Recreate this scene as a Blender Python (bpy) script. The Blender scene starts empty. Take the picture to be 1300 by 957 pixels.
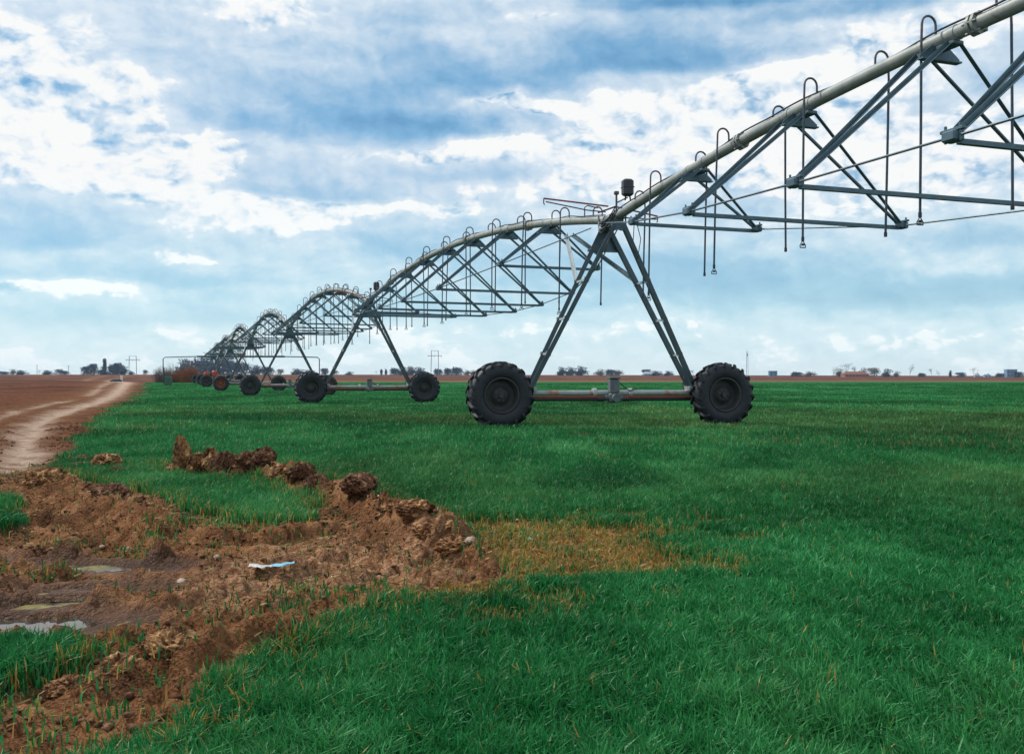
import bpy, math, random
import numpy as np
from mathutils import Vector, Matrix
random.seed(7); rng = np.random.default_rng(11)
scene = bpy.context.scene
C = scene.collection
F = 1300.0; HY = 484.5; H0 = 0.88            # focal (px of the 1300 px photograph), horizon row, eye height

# ---------------------------------------------------------------- numpy noise
def _h(ix, iy, s):
    n = (ix.astype(np.int64)*374761393 + iy.astype(np.int64)*668265263 + s*144269) & 0xffffffff
    n = ((n ^ (n >> 13))*1274126177) & 0xffffffff
    return ((n ^ (n >> 16)) & 0xffff)/65535.0
def vn(x, y, s=0):
    x = np.asarray(x, float); y = np.asarray(y, float)
    ix = np.floor(x); iy = np.floor(y); fx = x-ix; fy = y-iy
    fx = fx*fx*(3-2*fx); fy = fy*fy*(3-2*fy)
    a = _h(ix, iy, s); b = _h(ix+1, iy, s); c = _h(ix, iy+1, s); d = _h(ix+1, iy+1, s)
    return (a*(1-fx)+b*fx)*(1-fy) + (c*(1-fx)+d*fx)*fy
def fbm(x, y, o=4, s=0, g=0.5):
    r = 0; a = 1; t = 0
    for k in range(o):
        r = r + a*vn(x*2**k+17.3*k, y*2**k-9.1*k, s+k); t += a; a *= g
    return r/t
def sst(a, b, v):
    t = np.clip((v-a)/(b-a), 0, 1); return t*t*(3-2*t)

# ---------------------------------------------------------------- where things lie on the ground
def gp(px, py):
    d = H0*F/(py-HY); return ((px-650)/F*d, d)
def poly_w(pts): return [gp(*p) for p in pts]
def sdist(poly, x, y):
    """signed distance, positive inside"""
    n = len(poly); best = np.full(x.shape, 1e9); ins = np.zeros(x.shape, bool)
    for i in range(n):
        x0, y0 = poly[i]; x1, y1 = poly[(i+1) % n]
        dx, dy = x1-x0, y1-y0; L = dx*dx+dy*dy+1e-12
        t = np.clip(((x-x0)*dx+(y-y0)*dy)/L, 0, 1)
        best = np.minimum(best, np.hypot(x-x0-t*dx, y-y0-t*dy))
        if y0 != y1:
            c = ((y0 > y) != (y1 > y)) & (x < (x1-x0)*(y-y0)/(y1-y0)+x0)
            ins ^= c
    return np.where(ins, best, -best)
def pline(pts, x, y):
    """distance to polyline and arc length"""
    best = np.full(x.shape, 1e9); al = np.zeros(x.shape); acc = 0
    for (x0, y0), (x1, y1) in zip(pts[:-1], pts[1:]):
        dx, dy = x1-x0, y1-y0; L = math.hypot(dx, dy)
        t = np.clip(((x-x0)*dx+(y-y0)*dy)/(L*L), 0, 1)
        d = np.hypot(x-x0-t*dx, y-y0-t*dy); m = d < best
        best = np.where(m, d, best); al = np.where(m, acc+t*L, al); acc += L
    return best, al
MUD = poly_w([(-160, 606), (0, 603), (45, 590), (95, 612), (150, 622), (210, 640), (250, 654), (300, 662), (395, 662), (408, 645), (372, 626), (330, 612),
              (300, 606), (215, 600), (205, 588), (300, 592), (345, 603), (440, 618), (500, 643), (560, 662), (600, 690), (632, 732), (560, 740), (500, 762),
              (415, 795), (355, 828), (270, 868), (200, 940), (60, 1000), (-200, 1000)])
WEDGE = poly_w([(-300, 812), (0, 812), (60, 808), (128, 800), (130, 818), (95, 850), (50, 880), (0, 940), (-300, 940)])
TUFT1 = poly_w([(-60, 640), (0, 636), (30, 634), (36, 655), (10, 672), (-60, 672)])
STRAW = poly_w([(540, 675), (640, 676), (720, 668), (815, 668), (880, 690), (868, 706), (780, 716), (700, 728), (640, 748), (570, 748), (560, 715)])
DRY = poly_w([(250, 700), (420, 668), (520, 680), (560, 720), (430, 760), (300, 765), (200, 740)])
# left edge of the green crop
EDGE = [gp(x, y) for x, y in [(62, 606), (68, 592), (72, 578), (90, 559), (99, 548), (125, 529), (146, 516.6), (175.5, 504), (186, 494), (190, 490)]]
ex = np.array([p[0] for p in EDGE] + [-230.0]); ey = np.array([p[1] for p in EDGE] + [460.0])
TRACK1 = [gp(22, 600), gp(30, 575), gp(35, 555), gp(46, 538), gp(69, 527), gp(99, 516.6), gp(129, 508.5), gp(148, 499), gp(162, 491.5)] + [(-118, 300), (-205, 520), (-330, 900)]
TRACK2 = [gp(-90, 550), gp(-20, 537), gp(4.6, 529), gp(21, 522), gp(51, 515), gp(88, 508.5), gp(111, 503), gp(129, 494.6), gp(143, 490.5)] + [(-122, 300), (-216, 520), (-345, 900)]
RIDGE_A = [gp(218, 604), gp(262, 606), gp(300, 612), gp(342, 615)]
RIDGE_B = [gp(342, 612), gp(390, 632), gp(440, 640), gp(500, 660), gp(560, 685), gp(606, 722)]
RIDGE_C = [gp(345, 818), gp(285, 826), gp(215, 846), gp(130, 868), gp(40, 905)]
RIDGE_D = [gp(-20, 636), gp(40, 628), gp(75, 622), gp(130, 646), gp(180, 660), gp(235, 676)]
RIDGE_E = [gp(92, 583), gp(130, 586), gp(150, 596), gp(210, 592)]
RIDGE_F = [gp(610, 715), gp(520, 745), gp(440, 775), gp(350, 800), gp(250, 815)]
RUT1 = [gp(-60, 790), gp(20, 768), gp(85, 738), gp(120, 712), gp(150, 692), gp(130, 668), gp(40, 655)]
RUT2 = [gp(-40, 720), gp(20, 712), gp(110, 730), gp(60, 752), gp(0, 775)]
RUT3 = [gp(-40, 830), gp(60, 800), gp(180, 768), gp(300, 740), gp(420, 705), gp(480, 680)]
RUT4 = [gp(200, 800), gp(330, 775), gp(450, 745), gp(540, 715), gp(575, 700)]
RUT5 = [gp(120, 652), gp(180, 668), (gp(260, 679)), gp(350, 678), gp(430, 668), gp(490, 676), gp(545, 700), gp(585, 722)]
RUT6 = [gp(150, 700), gp(230, 712), gp(320, 716), gp(400, 708), gp(460, 706), gp(520, 728)]
RUT7 = [gp(-60, 655), gp(10, 640), gp(70, 638), gp(130, 660), gp(170, 690)]
PUD = [(gp(8, 768), 0.36, 0.15, 0.15), (gp(108, 728), 0.26, 0.10, 0.1), (gp(108, 699), 0.36, 0.13, -0.2), (gp(52, 743), .16, .1, .5)]

def ground(x, y):
    """height and zone masks of the ground at world points"""
    x = np.asarray(x, float); y = np.asarray(y, float); o = {}
    wob = (fbm(x*2.2, y*2.2, 3, 3)-.5)
    sc = np.clip(y/9, .35, 2.5)
    near = y < 40
    mud = sst(-.10, .12, sdist(MUD, x, y)/sc*1.2+wob*.5)
    wedge = sst(-.05, .10, sdist(WEDGE, x, y)+wob*.25)
    tuft = sst(-.05, .15, sdist(TUFT1, x, y)+wob*.6)
    mud = np.where(near, np.clip(mud-wedge-tuft, 0, 1), 0)
    straw = np.where(near, sst(-.25, .25, sdist(STRAW, x, y)+.2+(fbm(x*3, y*3, 3, 5)-.5)*1.5)*(.7+.3*sst(.38, .52, fbm(x*7, y*7, 3, 7))), 0)
    straw = straw*(1-mud)
    edge = np.interp(y, ey, ex); w = np.clip(y*.008, .08, 1.2)
    plow = sst(-w, w, (edge-x)+ (fbm(x*.9, y*.5, 3, 9)-.5)*np.clip(y*.05, .5, 3))
    plow = plow*sst(8.6, 9.2, y)
    far = sst(455, 470, y + 0*x - np.clip(x+200, 0, 900)*.33)
    plow = np.maximum(plow, far)
    plow = plow*(1-mud)
    d1, a1 = pline(TRACK1, x, y); d2, a2 = pline(TRACK2, x, y)
    tw = np.clip(.17+y*.0045, .2, 1.2)
    nz = (fbm(x*1.5, y*.6, 3, 21)-.5)
    track = np.maximum(np.exp(-(d1/tw/(1.2+nz*1.6))**2), .7*np.exp(-(d2/(tw*.7)/(1.0+nz*2))**2)*sst(.35, .6, fbm(a2*.25, d2*0, 2, 23)+.12))*sst(8.2, 10.5, y)*plow*(1-sst(420, 600, y))
    verge = np.exp(-(np.minimum(d1, d2)/(tw*3.0))**2)*plow
    # base relief
    lf = sst(-30, 45, edge-x+0*y)*sst(120, 170, y)
    rise = .62*sst(62, 150, y) + 9.3*((1-lf)*np.clip((y-457-np.clip(x+200, 0, 900)*.28)/840.0, 0, 1) + lf*np.clip((y-140)/1157.0, 0, 1))
    z = rise + .035*(fbm(x*.35, y*.35, 3, 31)-.5)*sst(2, 6, y)*2
    z = z - .05*mud*sst(0, .8, sdist(MUD, x, y)) - .02*straw
    lum = fbm(x*5, y*5, 4, 41)
    fine = fbm(x*17, y*17, 3, 45, .6)
    dry = np.where(near, sst(-.3, .4, sdist(DRY, x, y)+wob*.8), 0)
    bil = 1-np.abs(fbm(x*11, y*11, 4, 48, .6)-.5)*3.2; bil2 = 1-np.abs(fbm(x*24, y*24, 3, 148, .6)-.5)*3
    bil3 = 1-np.abs(fbm(x*46, y*46, 2, 248, .6)-.5)*3
    z = z + mud*((lum-.5)*.035 + (fine-.5)*.045 + (bil-.6)*.022*(1-.35*dry) + (bil2-.6)*.018 + (bil3-.6)*.009*(y < 9))
    cr = np.abs(fbm(x*9+3*lum, y*9, 3, 51)-.5)*2
    z = z - mud*.03*(1-sst(0, .12, cr))
    # ploughed strip relief
    z = z + plow*np.where(y < 140, ((fbm(x*2.5, y*2.5, 4, 61)-.5)*.15 + (fbm(x*9, y*9, 2, 65)-.5)*.05)*(1-.8*track)*np.clip(1.2-verge*.5, .3, 1), 0)
    z = z - .05*track*np.where(y < 120, 1, .3)
    def ridge(pl, h, wd, seed, pw=1.5):
        d, a = pline(pl, x, y)
        c = fbm(x*4.2, y*4.2, 3, seed); d = d*(1+.9*(fbm(x*3, y*3, 2, seed+7)-.5))
        g = np.exp(-np.power(d/wd, 2.6))*np.clip((sum(math.dist(p, q) for p, q in zip(pl[:-1], pl[1:]))-a+.2)/.9, .2, 1)
        return h*g*(.35+1.25*np.power(c, pw)), g
    zr = 0; rg = np.zeros_like(x)
    for pl, h, wd, s in ((RIDGE_A, .13, .14, 71), (RIDGE_B, .15, .13, 72), (RIDGE_C, .10, .10, 73), (RIDGE_D, .09, .15, 74), (RIDGE_E, .07, .12, 75), (RIDGE_F, .035, .12, 76)):
        a_, g_ = ridge(pl, h, wd, s); zr = zr+np.where(near, a_, 0); rg = np.maximum(rg, np.where(near, g_, 0))
    cl = np.abs(fbm(x*8, y*8, 3, 81)-.5)*2
    z = z + zr*(1+.9*(fine-.5)) + rg*(.05*(cl-.3) + .05*(fbm(x*22, y*22, 3, 83, .7)-.5))
    for pl, dp, wd in ((RUT1, .06, .15), (RUT2, .045, .11), (RUT3, .055, .11), (RUT4, .05, .12), (RUT5, .055, .14), (RUT6, .045, .12), (RUT7, .05, .14)):
        d, a = pline(pl, x, y)
        lug = .5+.5*np.sin(a*38+np.abs(d)*22)
        g = np.exp(-np.power(d/wd, 4)); sh = np.exp(-np.power((d-wd*1.5)/(wd*.45), 2))
        z = z + np.where(near, mud*(-dp*g + .022*g*lug*np.abs(np.sin(a*3+lum*4)) + dp*.55*sh*(.3+1.2*lum*bil)), 0)
    wet = np.zeros_like(x)
    for (cx, cy), rx, ry, an in PUD:
        u = (x-cx)*math.cos(an)+(y-cy)*math.sin(an); v = -(x-cx)*math.sin(an)+(y-cy)*math.cos(an)
        q = np.hypot(u/rx, v/ry)*(1+.5*wob+.9*(fine-.5)*.6+.5*(lum-.5))
        k = 1-sst(.8, 1.9, q)
        z = np.where(near, z*(1-k)+k*(-.094-.03*(1-np.clip(q, 0, 1)) + .012*(bil2-.6)*sst(.7, 1, q)), z)
        z = np.where(near & (q < 2), np.maximum(z, -.125+.055*sst(.85, 1.2, q)), z)
        wet = np.maximum(wet, np.where(near, 1-sst(1.0, 2.4, q), 0))
    rmask = np.clip(rg*1.5*np.where(near, sst(.25, .6, rg), 0), 0, 1)
    soil = np.clip(np.maximum(mud, rmask), 0, 1)
    # small bare spots in the crop
    spot = np.where((y > 10) & (y < 60), sst(.78, .84, fbm(x*.9, y*.35, 3, 91)), 0)*.5
    for sx, sy, r in ((160, 541, .35), (190, 542, .3), (175, 543, .4), (245, 539, .3), (300, 541, .4), (170, 528, .3), (640, 640, .12), (790, 628, .12), (1002, 628, .1)):
        cx, cy = gp(sx, sy); spot = np.maximum(spot, np.exp(-(((x-cx)/r)**2+((y-cy)/(r*.5))**2)))
    verge = np.maximum(verge, (sst(450, 466, y-np.clip(x+200, 0, 900)*.33)-sst(490, 600, y-np.clip(x+200, 0, 900)*.33))*plow*(x > -150))
    o['mud'] = soil*(1-plow*(1-rmask)); o['straw'] = straw; o['plow'] = plow*(1-rmask); o['track'] = track; o['verge'] = verge
    o['dry'] = dry; o['wet'] = wet; o['spot'] = spot*(1-plow)
    o['crop'] = np.clip((1-soil)*(1-plow), 0, 1)
    return z, o
def gz(x, y): return float(ground(np.array([x]), np.array([y]))[0][0])

# ---------------------------------------------------------------- materials
def new_mat(name):
    m = bpy.data.materials.new(name); m.use_nodes = True
    nt = m.node_tree; b = nt.nodes['Principled BSDF']
    return m, nt, b
def L(nt, a, b): nt.links.new(a, b)
def noise(nt, scale, detail=4, rough=.55, vec=None, dist=0):
    n = nt.nodes.new('ShaderNodeTexNoise'); n.inputs['Scale'].default_value = scale; n.inputs['Detail'].default_value = detail
    n.inputs['Roughness'].default_value = rough; n.inputs['Distortion'].default_value = dist
    if vec is not None: L(nt, vec, n.inputs['Vector'])
    return n.outputs['Fac']
def ramp(nt, fac, stops):
    r = nt.nodes.new('ShaderNodeValToRGB'); L(nt, fac, r.inputs[0]); e = r.color_ramp.elements
    while len(e) < len(stops): e.new(.5)
    for el, (p, c) in zip(e, stops): el.position = p; el.color = (*c, 1) if len(c) == 3 else c
    return r.outputs[0]
def mix(nt, fac, a, b):
    n = nt.nodes.new('ShaderNodeMix'); n.data_type = 'RGBA'
    for s, v in ((n.inputs[0], fac), (n.inputs[6], a), (n.inputs[7], b)):
        if isinstance(v, (int, float)): s.default_value = v
        elif isinstance(v, tuple): s.default_value = (*v, 1)
        else: L(nt, v, s)
    return n.outputs[2]
def mth(nt, op, a, b=None, c=None, clamp=False):
    n = nt.nodes.new('ShaderNodeMath'); n.operation = op; n.use_clamp = clamp
    for i, v in enumerate((a, b, c)):
        if v is None: continue
        if isinstance(v, (int, float)): n.inputs[i].default_value = v
        else: L(nt, v, n.inputs[i])
    return n.outputs[0]
def attr(nt, name, out='Fac'):
    n = nt.nodes.new('ShaderNodeAttribute'); n.attribute_name = name; return n.outputs[out]
def bump(nt, b, h, st, dist=.02):
    n = nt.nodes.new('ShaderNodeBump'); n.inputs['Strength'].default_value = st; n.inputs['Distance'].default_value = dist
    L(nt, h, n.inputs['Height']); L(nt, n.outputs[0], b.inputs['Normal'])
def geo_pos(nt): return nt.nodes.new('ShaderNodeNewGeometry').outputs['Position']
def obj_co(nt): return nt.nodes.new('ShaderNodeTexCoord').outputs['Object']
def metal_mat(name, c1, c2, c3=None, rough=.5, metal=.35, scale=9, rust=None, rust_at=.62):
    m, nt, b = new_mat(name); oc = obj_co(nt)
    f = noise(nt, scale, 5, .6, oc)
    col = ramp(nt, f, [(.3, c1), (.7, c2)])
    f2 = noise(nt, scale*4.5, 4, .7, oc)
    col = mix(nt, mth(nt, 'MULTIPLY', f2, .35), col, c3 or tuple(v*.6 for v in c1))
    if rust:
        f3 = noise(nt, scale*.6, 6, .7, oc, .6)
        k = ramp(nt, f3, [(rust_at, (0, 0, 0)), (rust_at+.08, (1, 1, 1))])
        col = mix(nt, mth(nt, 'MULTIPLY', k, .8), col, rust)
    L(nt, col, b.inputs['Base Color']); b.inputs['Metallic'].default_value = metal
    L(nt, mth(nt, 'MULTIPLY_ADD', f2, .3, rough-.12), b.inputs['Roughness'])
    bump(nt, b, f2, .15, .004)
    return m
M = {}
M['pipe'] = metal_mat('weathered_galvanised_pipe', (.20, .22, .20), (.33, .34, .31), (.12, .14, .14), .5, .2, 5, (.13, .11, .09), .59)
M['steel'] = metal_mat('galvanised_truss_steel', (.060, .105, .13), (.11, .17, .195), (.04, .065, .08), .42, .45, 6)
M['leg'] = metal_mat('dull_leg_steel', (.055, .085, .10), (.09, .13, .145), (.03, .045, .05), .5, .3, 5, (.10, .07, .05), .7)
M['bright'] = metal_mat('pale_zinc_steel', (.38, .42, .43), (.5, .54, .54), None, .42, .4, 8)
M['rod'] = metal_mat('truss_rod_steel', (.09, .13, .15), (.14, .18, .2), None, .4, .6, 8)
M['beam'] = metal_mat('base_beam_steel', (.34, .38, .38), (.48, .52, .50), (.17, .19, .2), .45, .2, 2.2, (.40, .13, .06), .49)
M['shaft'] = metal_mat('rusty_drive_shaft', (.26, .04, .02), (.42, .08, .035), (.08, .03, .03), .6, .2, 4)
M['redpaint'] = metal_mat('red_painted_tube', (.22, .035, .03), (.34, .06, .05), (.1, .03, .03), .5, .1, 6)
M['black'] = metal_mat('black_plastic', (.012, .014, .02), (.025, .028, .036), None, .38, 0, 9)
M['hose'] = metal_mat('dark_drop_hose', (.035, .055, .075), (.06, .085, .11), None, .5, .2, 6)
M['hook'] = metal_mat('gooseneck_steel', (.07, .065, .08), (.12, .11, .12), (.10, .04, .03), .5, .4, 12)
M['rim'] = metal_mat('dirty_wheel_rim', (.035, .042, .045), (.06, .068, .07), (.10, .06, .04), .6, .3, 9, (.15, .09, .06), .66)
M['rimo'] = metal_mat('orange_rusty_rim', (.26, .065, .025), (.36, .10, .04), (.08, .04, .03), .65, .1, 7)
M['gear'] = metal_mat('gearbox_paint', (.10, .12, .13), (.17, .19, .20), (.04, .05, .05), .5, .2, 9)
M['orange'] = metal_mat('orange_red_enamel', (.6, .05, .015), (.75, .09, .03), None, .4, 0, 5)
M['greenbox'] = metal_mat('dark_green_enamel', (.03, .09, .06), (.05, .13, .08), None, .5, .1, 9)
M['white'] = metal_mat('whitewashed_concrete', (.66, .66, .62), (.8, .8, .77), (.45, .43, .4), .8, 0, 9)
M['farsteel'] = metal_mat('distant_lattice_steel', (.22, .25, .28), (.3, .33, .36), None, .6, .2, 1)
M['farpale'] = metal_mat('pale_render', (.35, .42, .48), (.5, .55, .6), None, .8, 0, .3)
M['farblue'] = metal_mat('blue_sheet_cladding', (.10, .22, .34), (.16, .30, .42), None, .6, 0, .3)
M['rooft'] = metal_mat('red_roof_tiles', (.17, .055, .04), (.25, .085, .06), None, .8, 0, 1)
M['brick'] = metal_mat('reddish_brick', (.26, .10, .08), (.34, .16, .12), None, .85, 0, 2)
M['glass'] = metal_mat('dark_window_pane', (.02, .03, .04), (.04, .05, .06), None, .15, 0, 2)
def m_tyre():
    m, nt, b = new_mat('dusty_black_rubber'); oc = obj_co(nt)
    f = noise(nt, 7, 6, .65, oc); g = noise(nt, 40, 3, .6, oc)
    col = ramp(nt, f, [(.35, (.008, .010, .014)), (.62, (.020, .023, .030)), (.85, (.065, .055, .045))])
    L(nt, col, b.inputs['Base Color']); L(nt, mth(nt, 'MULTIPLY_ADD', g, .35, .45), b.inputs['Roughness']); bump(nt, b, g, .3, .006); return m
M['tyre'] = m_tyre()

def m_ground():
    m, nt, b = new_mat('field_soil_and_crop_floor'); P = geo_pos(nt)
    n_s = noise(nt, 26, 6, .7, P); n_m = noise(nt, 3.1, 6, .62, P, .3); n_l = noise(nt, .35, 4, .5, P); n_x = noise(nt, 90, 3, .6, P)
    # mud
    mud = ramp(nt, n_m, [(.30, (.034, .013, .006)), (.45, (.15, .060, .024)), (.56, (.31, .138, .058)), (.70, (.50, .26, .130))])
    mud = mix(nt, mth(nt, 'MULTIPLY', n_s, .6), mud, ramp(nt, n_x, [(.39, (.032, .012, .005)), (.58, (.38, .18, .082))]))
    dryc = ramp(nt, n_s, [(.34, (.15, .062, .026)), (.5, (.36, .18, .09)), (.64, (.62, .37, .22))])
    mud = mix(nt, mth(nt, 'MULTIPLY', attr(nt, 'dry'), ramp(nt, n_m, [(.30, (.4,)*3), (.5, (1,)*3)])), mud, dryc)
    wetc = ramp(nt, n_s, [(.3, (.035, .019, .013)), (.7, (.12, .068, .045))])
    mud = mix(nt, mth(nt, 'MULTIPLY', attr(nt, 'wet'), .7), mud, wetc)
    # ploughed
    pl = ramp(nt, n_m, [(.32, (.045, .014, .005)), (.5, (.13, .044, .016)), (.68, (.25, .095, .038))])
    farp = ramp(nt, noise(nt, .05, 8, .7, P), [(.42, (.048, .014, .006)), (.58, (.15, .047, .018))])
    sep = nt.nodes.new('ShaderNodeSeparateXYZ'); L(nt, P, sep.inputs[0])
    fd = mth(nt, 'DIVIDE', mth(nt, 'SUBTRACT', sep.outputs[1], 25.0), 60.0, clamp=True)
    pl = mix(nt, fd, pl, farp)
    pl = mix(nt, mth(nt, 'MULTIPLY', attr(nt, 'verge'), .55), pl, ramp(nt, n_s, [(.34, (.08, .03, .011)), (.66, (.34, .155, .066))]))
    pl = mix(nt, mth(nt, 'MULTIPLY', attr(nt, 'track'), ramp(nt, n_m, [(.36, (.35,)*3), (.52, (1,)*3)])), pl, ramp(nt, n_s, [(.32, (.30, .18, .11)), (.5, (.52, .37, .27)), (.68, (.68, .51, .40))]))
    # strawy dead patch
    st = ramp(nt, n_x, [(.36, (.12, .045, .015)), (.5, (.45, .20, .06)), (.64, (.72, .42, .17))])
    # crop floor
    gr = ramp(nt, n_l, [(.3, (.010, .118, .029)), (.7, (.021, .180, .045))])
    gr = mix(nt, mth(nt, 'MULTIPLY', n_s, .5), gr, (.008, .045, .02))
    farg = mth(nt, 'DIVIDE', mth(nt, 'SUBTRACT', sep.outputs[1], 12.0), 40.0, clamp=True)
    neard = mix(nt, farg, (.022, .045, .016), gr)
    col = mix(nt, attr(nt, 'plow'), neard, pl)
    col = mix(nt, attr(nt, 'straw'), col, st)
    col = mix(nt, attr(nt, 'spot'), col, (.16, .08, .045))
    col = mix(nt, attr(nt, 'mud'), col, mud)
    L(nt, col, b.inputs['Base Color'])
    b.inputs['Specular IOR Level'].default_value = .08
    L(nt, mth(nt, 'SUBTRACT', .92, mth(nt, 'MULTIPLY', attr(nt, 'wet'), .5)), b.inputs['Roughness'])
    vo = nt.nodes.new('ShaderNodeTexVoronoi'); vo.inputs['Scale'].default_value = 38; vo.inputs['Detail'].default_value = 2; L(nt, P, vo.inputs['Vector'])
    bump(nt, b, mth(nt, 'SUBTRACT', mth(nt, 'ADD', n_s, mth(nt, 'MULTIPLY', n_x, .5)), mth(nt, 'MULTIPLY', vo.outputs['Distance'], .6)), 1.0, .035)
    return m
M['ground'] = m_ground()
def m_blade():
    m, nt, b = new_mat('young_wheat_blades')
    r = attr(nt, 'tone'); u = attr(nt, 'dead')
    col = ramp(nt, r, [(0, (.006, .080, .018)), (.5, (.022, .212, .052)), (.85, (.065, .37, .115)), (1, (.14, .50, .21))])
    col = mix(nt, u, col, ramp(nt, r, [(0, (.32, .14, .03)), (.6, (.62, .32, .08)), (1, (.78, .50, .19))]))
    L(nt, col, b.inputs['Base Color']); b.inputs['Roughness'].default_value = .45
    b.inputs['Specular IOR Level'].default_value = .22
    tr = nt.nodes.new('ShaderNodeBsdfTranslucent'); L(nt, col, tr.inputs[0])
    mx = nt.nodes.new('ShaderNodeMixShader'); mx.inputs[0].default_value = .3
    out = nt.nodes['Material Output']; L(nt, b.outputs[0], mx.inputs[1]); L(nt, tr.outputs[0], mx.inputs[2]); L(nt, mx.outputs[0], out.inputs[0])
    return m
M['blade'] = m_blade()
def m_simple(name, stops, scale=10, rough=.9, detail=5):
    m, nt, b = new_mat(name); P = geo_pos(nt); f = noise(nt, scale, detail, .65, P)
    L(nt, ramp(nt, f, stops), b.inputs['Base Color']); b.inputs['Roughness'].default_value = rough; b.inputs['Specular IOR Level'].default_value = .2
    bump(nt, b, f, .6, .02); return m
M['clod'] = m_simple('broken_soil', [(.35, (.035, .014, .007)), (.5, (.12, .052, .026)), (.66, (.30, .155, .085))], 14)
M['clodstraw'] = m_simple('soil_with_roots', [(.36, (.05, .02, .009)), (.48, (.17, .075, .032)), (.57, (.36, .19, .08)), (.68, (.58, .37, .17))], 16)
M['straw'] = m_simple('dry_straw', [(.3, (.20, .10, .035)), (.6, (.42, .26, .10)), (.8, (.6, .42, .22))], 30, .7)
M['stone'] = m_simple('pale_stone', [(.3, (.26, .18, .13)), (.7, (.52, .42, .33))], 20, .8)
M['plasticb'] = m_simple('blue_plastic_film', [(.3, (.13, .36, .48)), (.7, (.28, .56, .66))], 20, .35)
M['plasticw'] = m_simple('white_plastic_film', [(.3, (.38, .37, .34)), (.7, (.66, .66, .63))], 20, .4)
M['twig_red'] = m_simple('reddish_twigs', [(.3, (.17, .065, .04)), (.7, (.36, .15, .09))], 1.5, .9)
M['twig_grey'] = m_simple('grey_brown_twigs', [(.3, (.09, .07, .07)), (.7, (.2, .15, .14))], 1.5, .9)
M['bark'] = m_simple('dark_bark', [(.3, (.035, .035, .045)), (.7, (.08, .075, .085))], 1.5, .9)
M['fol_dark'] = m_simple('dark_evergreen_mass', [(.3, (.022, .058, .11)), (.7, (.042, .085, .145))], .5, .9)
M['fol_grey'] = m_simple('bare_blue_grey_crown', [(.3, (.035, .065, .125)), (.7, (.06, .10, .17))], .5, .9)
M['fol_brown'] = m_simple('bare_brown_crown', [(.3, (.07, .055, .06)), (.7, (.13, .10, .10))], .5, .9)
def m_water():
    m, nt, b = new_mat('muddy_water_with_algae'); P = geo_pos(nt)
    f = noise(nt, 3.2, 5, .6, P, .5); a = attr(nt, 'algae')
    k = ramp(nt, mth(nt, 'ADD', mth(nt, 'MULTIPLY', f, .6), mth(nt, 'MULTIPLY', a, .62)), [(.52, (0,)*3), (.60, (1,)*3)])
    col = mix(nt, k, (.035, .028, .022), ramp(nt, noise(nt, 30, 4, .6, P), [(.35, (.09, .075, .02)), (.65, (.24, .19, .05))]))
    L(nt, col, b.inputs['Base Color']); L(nt, mth(nt, 'MULTIPLY_ADD', k, .55, .04), b.inputs['Roughness'])
    b.inputs['IOR'].default_value = 1.33; b.inputs['Specular IOR Level'].default_value = .5; bump(nt, b, noise(nt, 12, 2, .5, P), .05, .01)
    return m
M['water'] = m_water()

# ---------------------------------------------------------------- mesh helpers
def link(name, me, mats, parent=None):
    o = bpy.data.objects.new(name, me); C.objects.link(o)
    for mm in (mats if isinstance(mats, (list, tuple)) else [mats]): me.materials.append(mm)
    if parent is not None: o.parent = parent
    return o
def tag(o, label=None, cat=None, group=None, kind=None):
    if label: o['label'] = label
    if cat: o['category'] = cat
    if group: o['group'] = group
    if kind: o['kind'] = kind
    return o
def empty(name, loc, rz=0):
    o = bpy.data.objects.new(name, None); C.objects.link(o); o.location = loc; o.rotation_euler = (0, 0, rz); o.empty_display_size = .3; return o
def np_mesh(name, verts, faces_flat, nper, smooth=False):
    me = bpy.data.meshes.new(name); nv = len(verts); nf = len(faces_flat)//nper
    me.vertices.add(nv); me.vertices.foreach_set('co', np.asarray(verts, np.float32).ravel())
    me.loops.add(nf*nper); me.loops.foreach_set('vertex_index', np.asarray(faces_flat, np.int32).ravel())
    me.polygons.add(nf); me.polygons.foreach_set('loop_start', np.arange(0, nf*nper, nper, dtype=np.int32))
    me.polygons.foreach_set('loop_total', np.full(nf, nper, np.int32))
    if smooth: me.polygons.foreach_set('use_smooth', np.ones(nf, bool))
    me.update(calc_edges=True); return me
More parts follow.
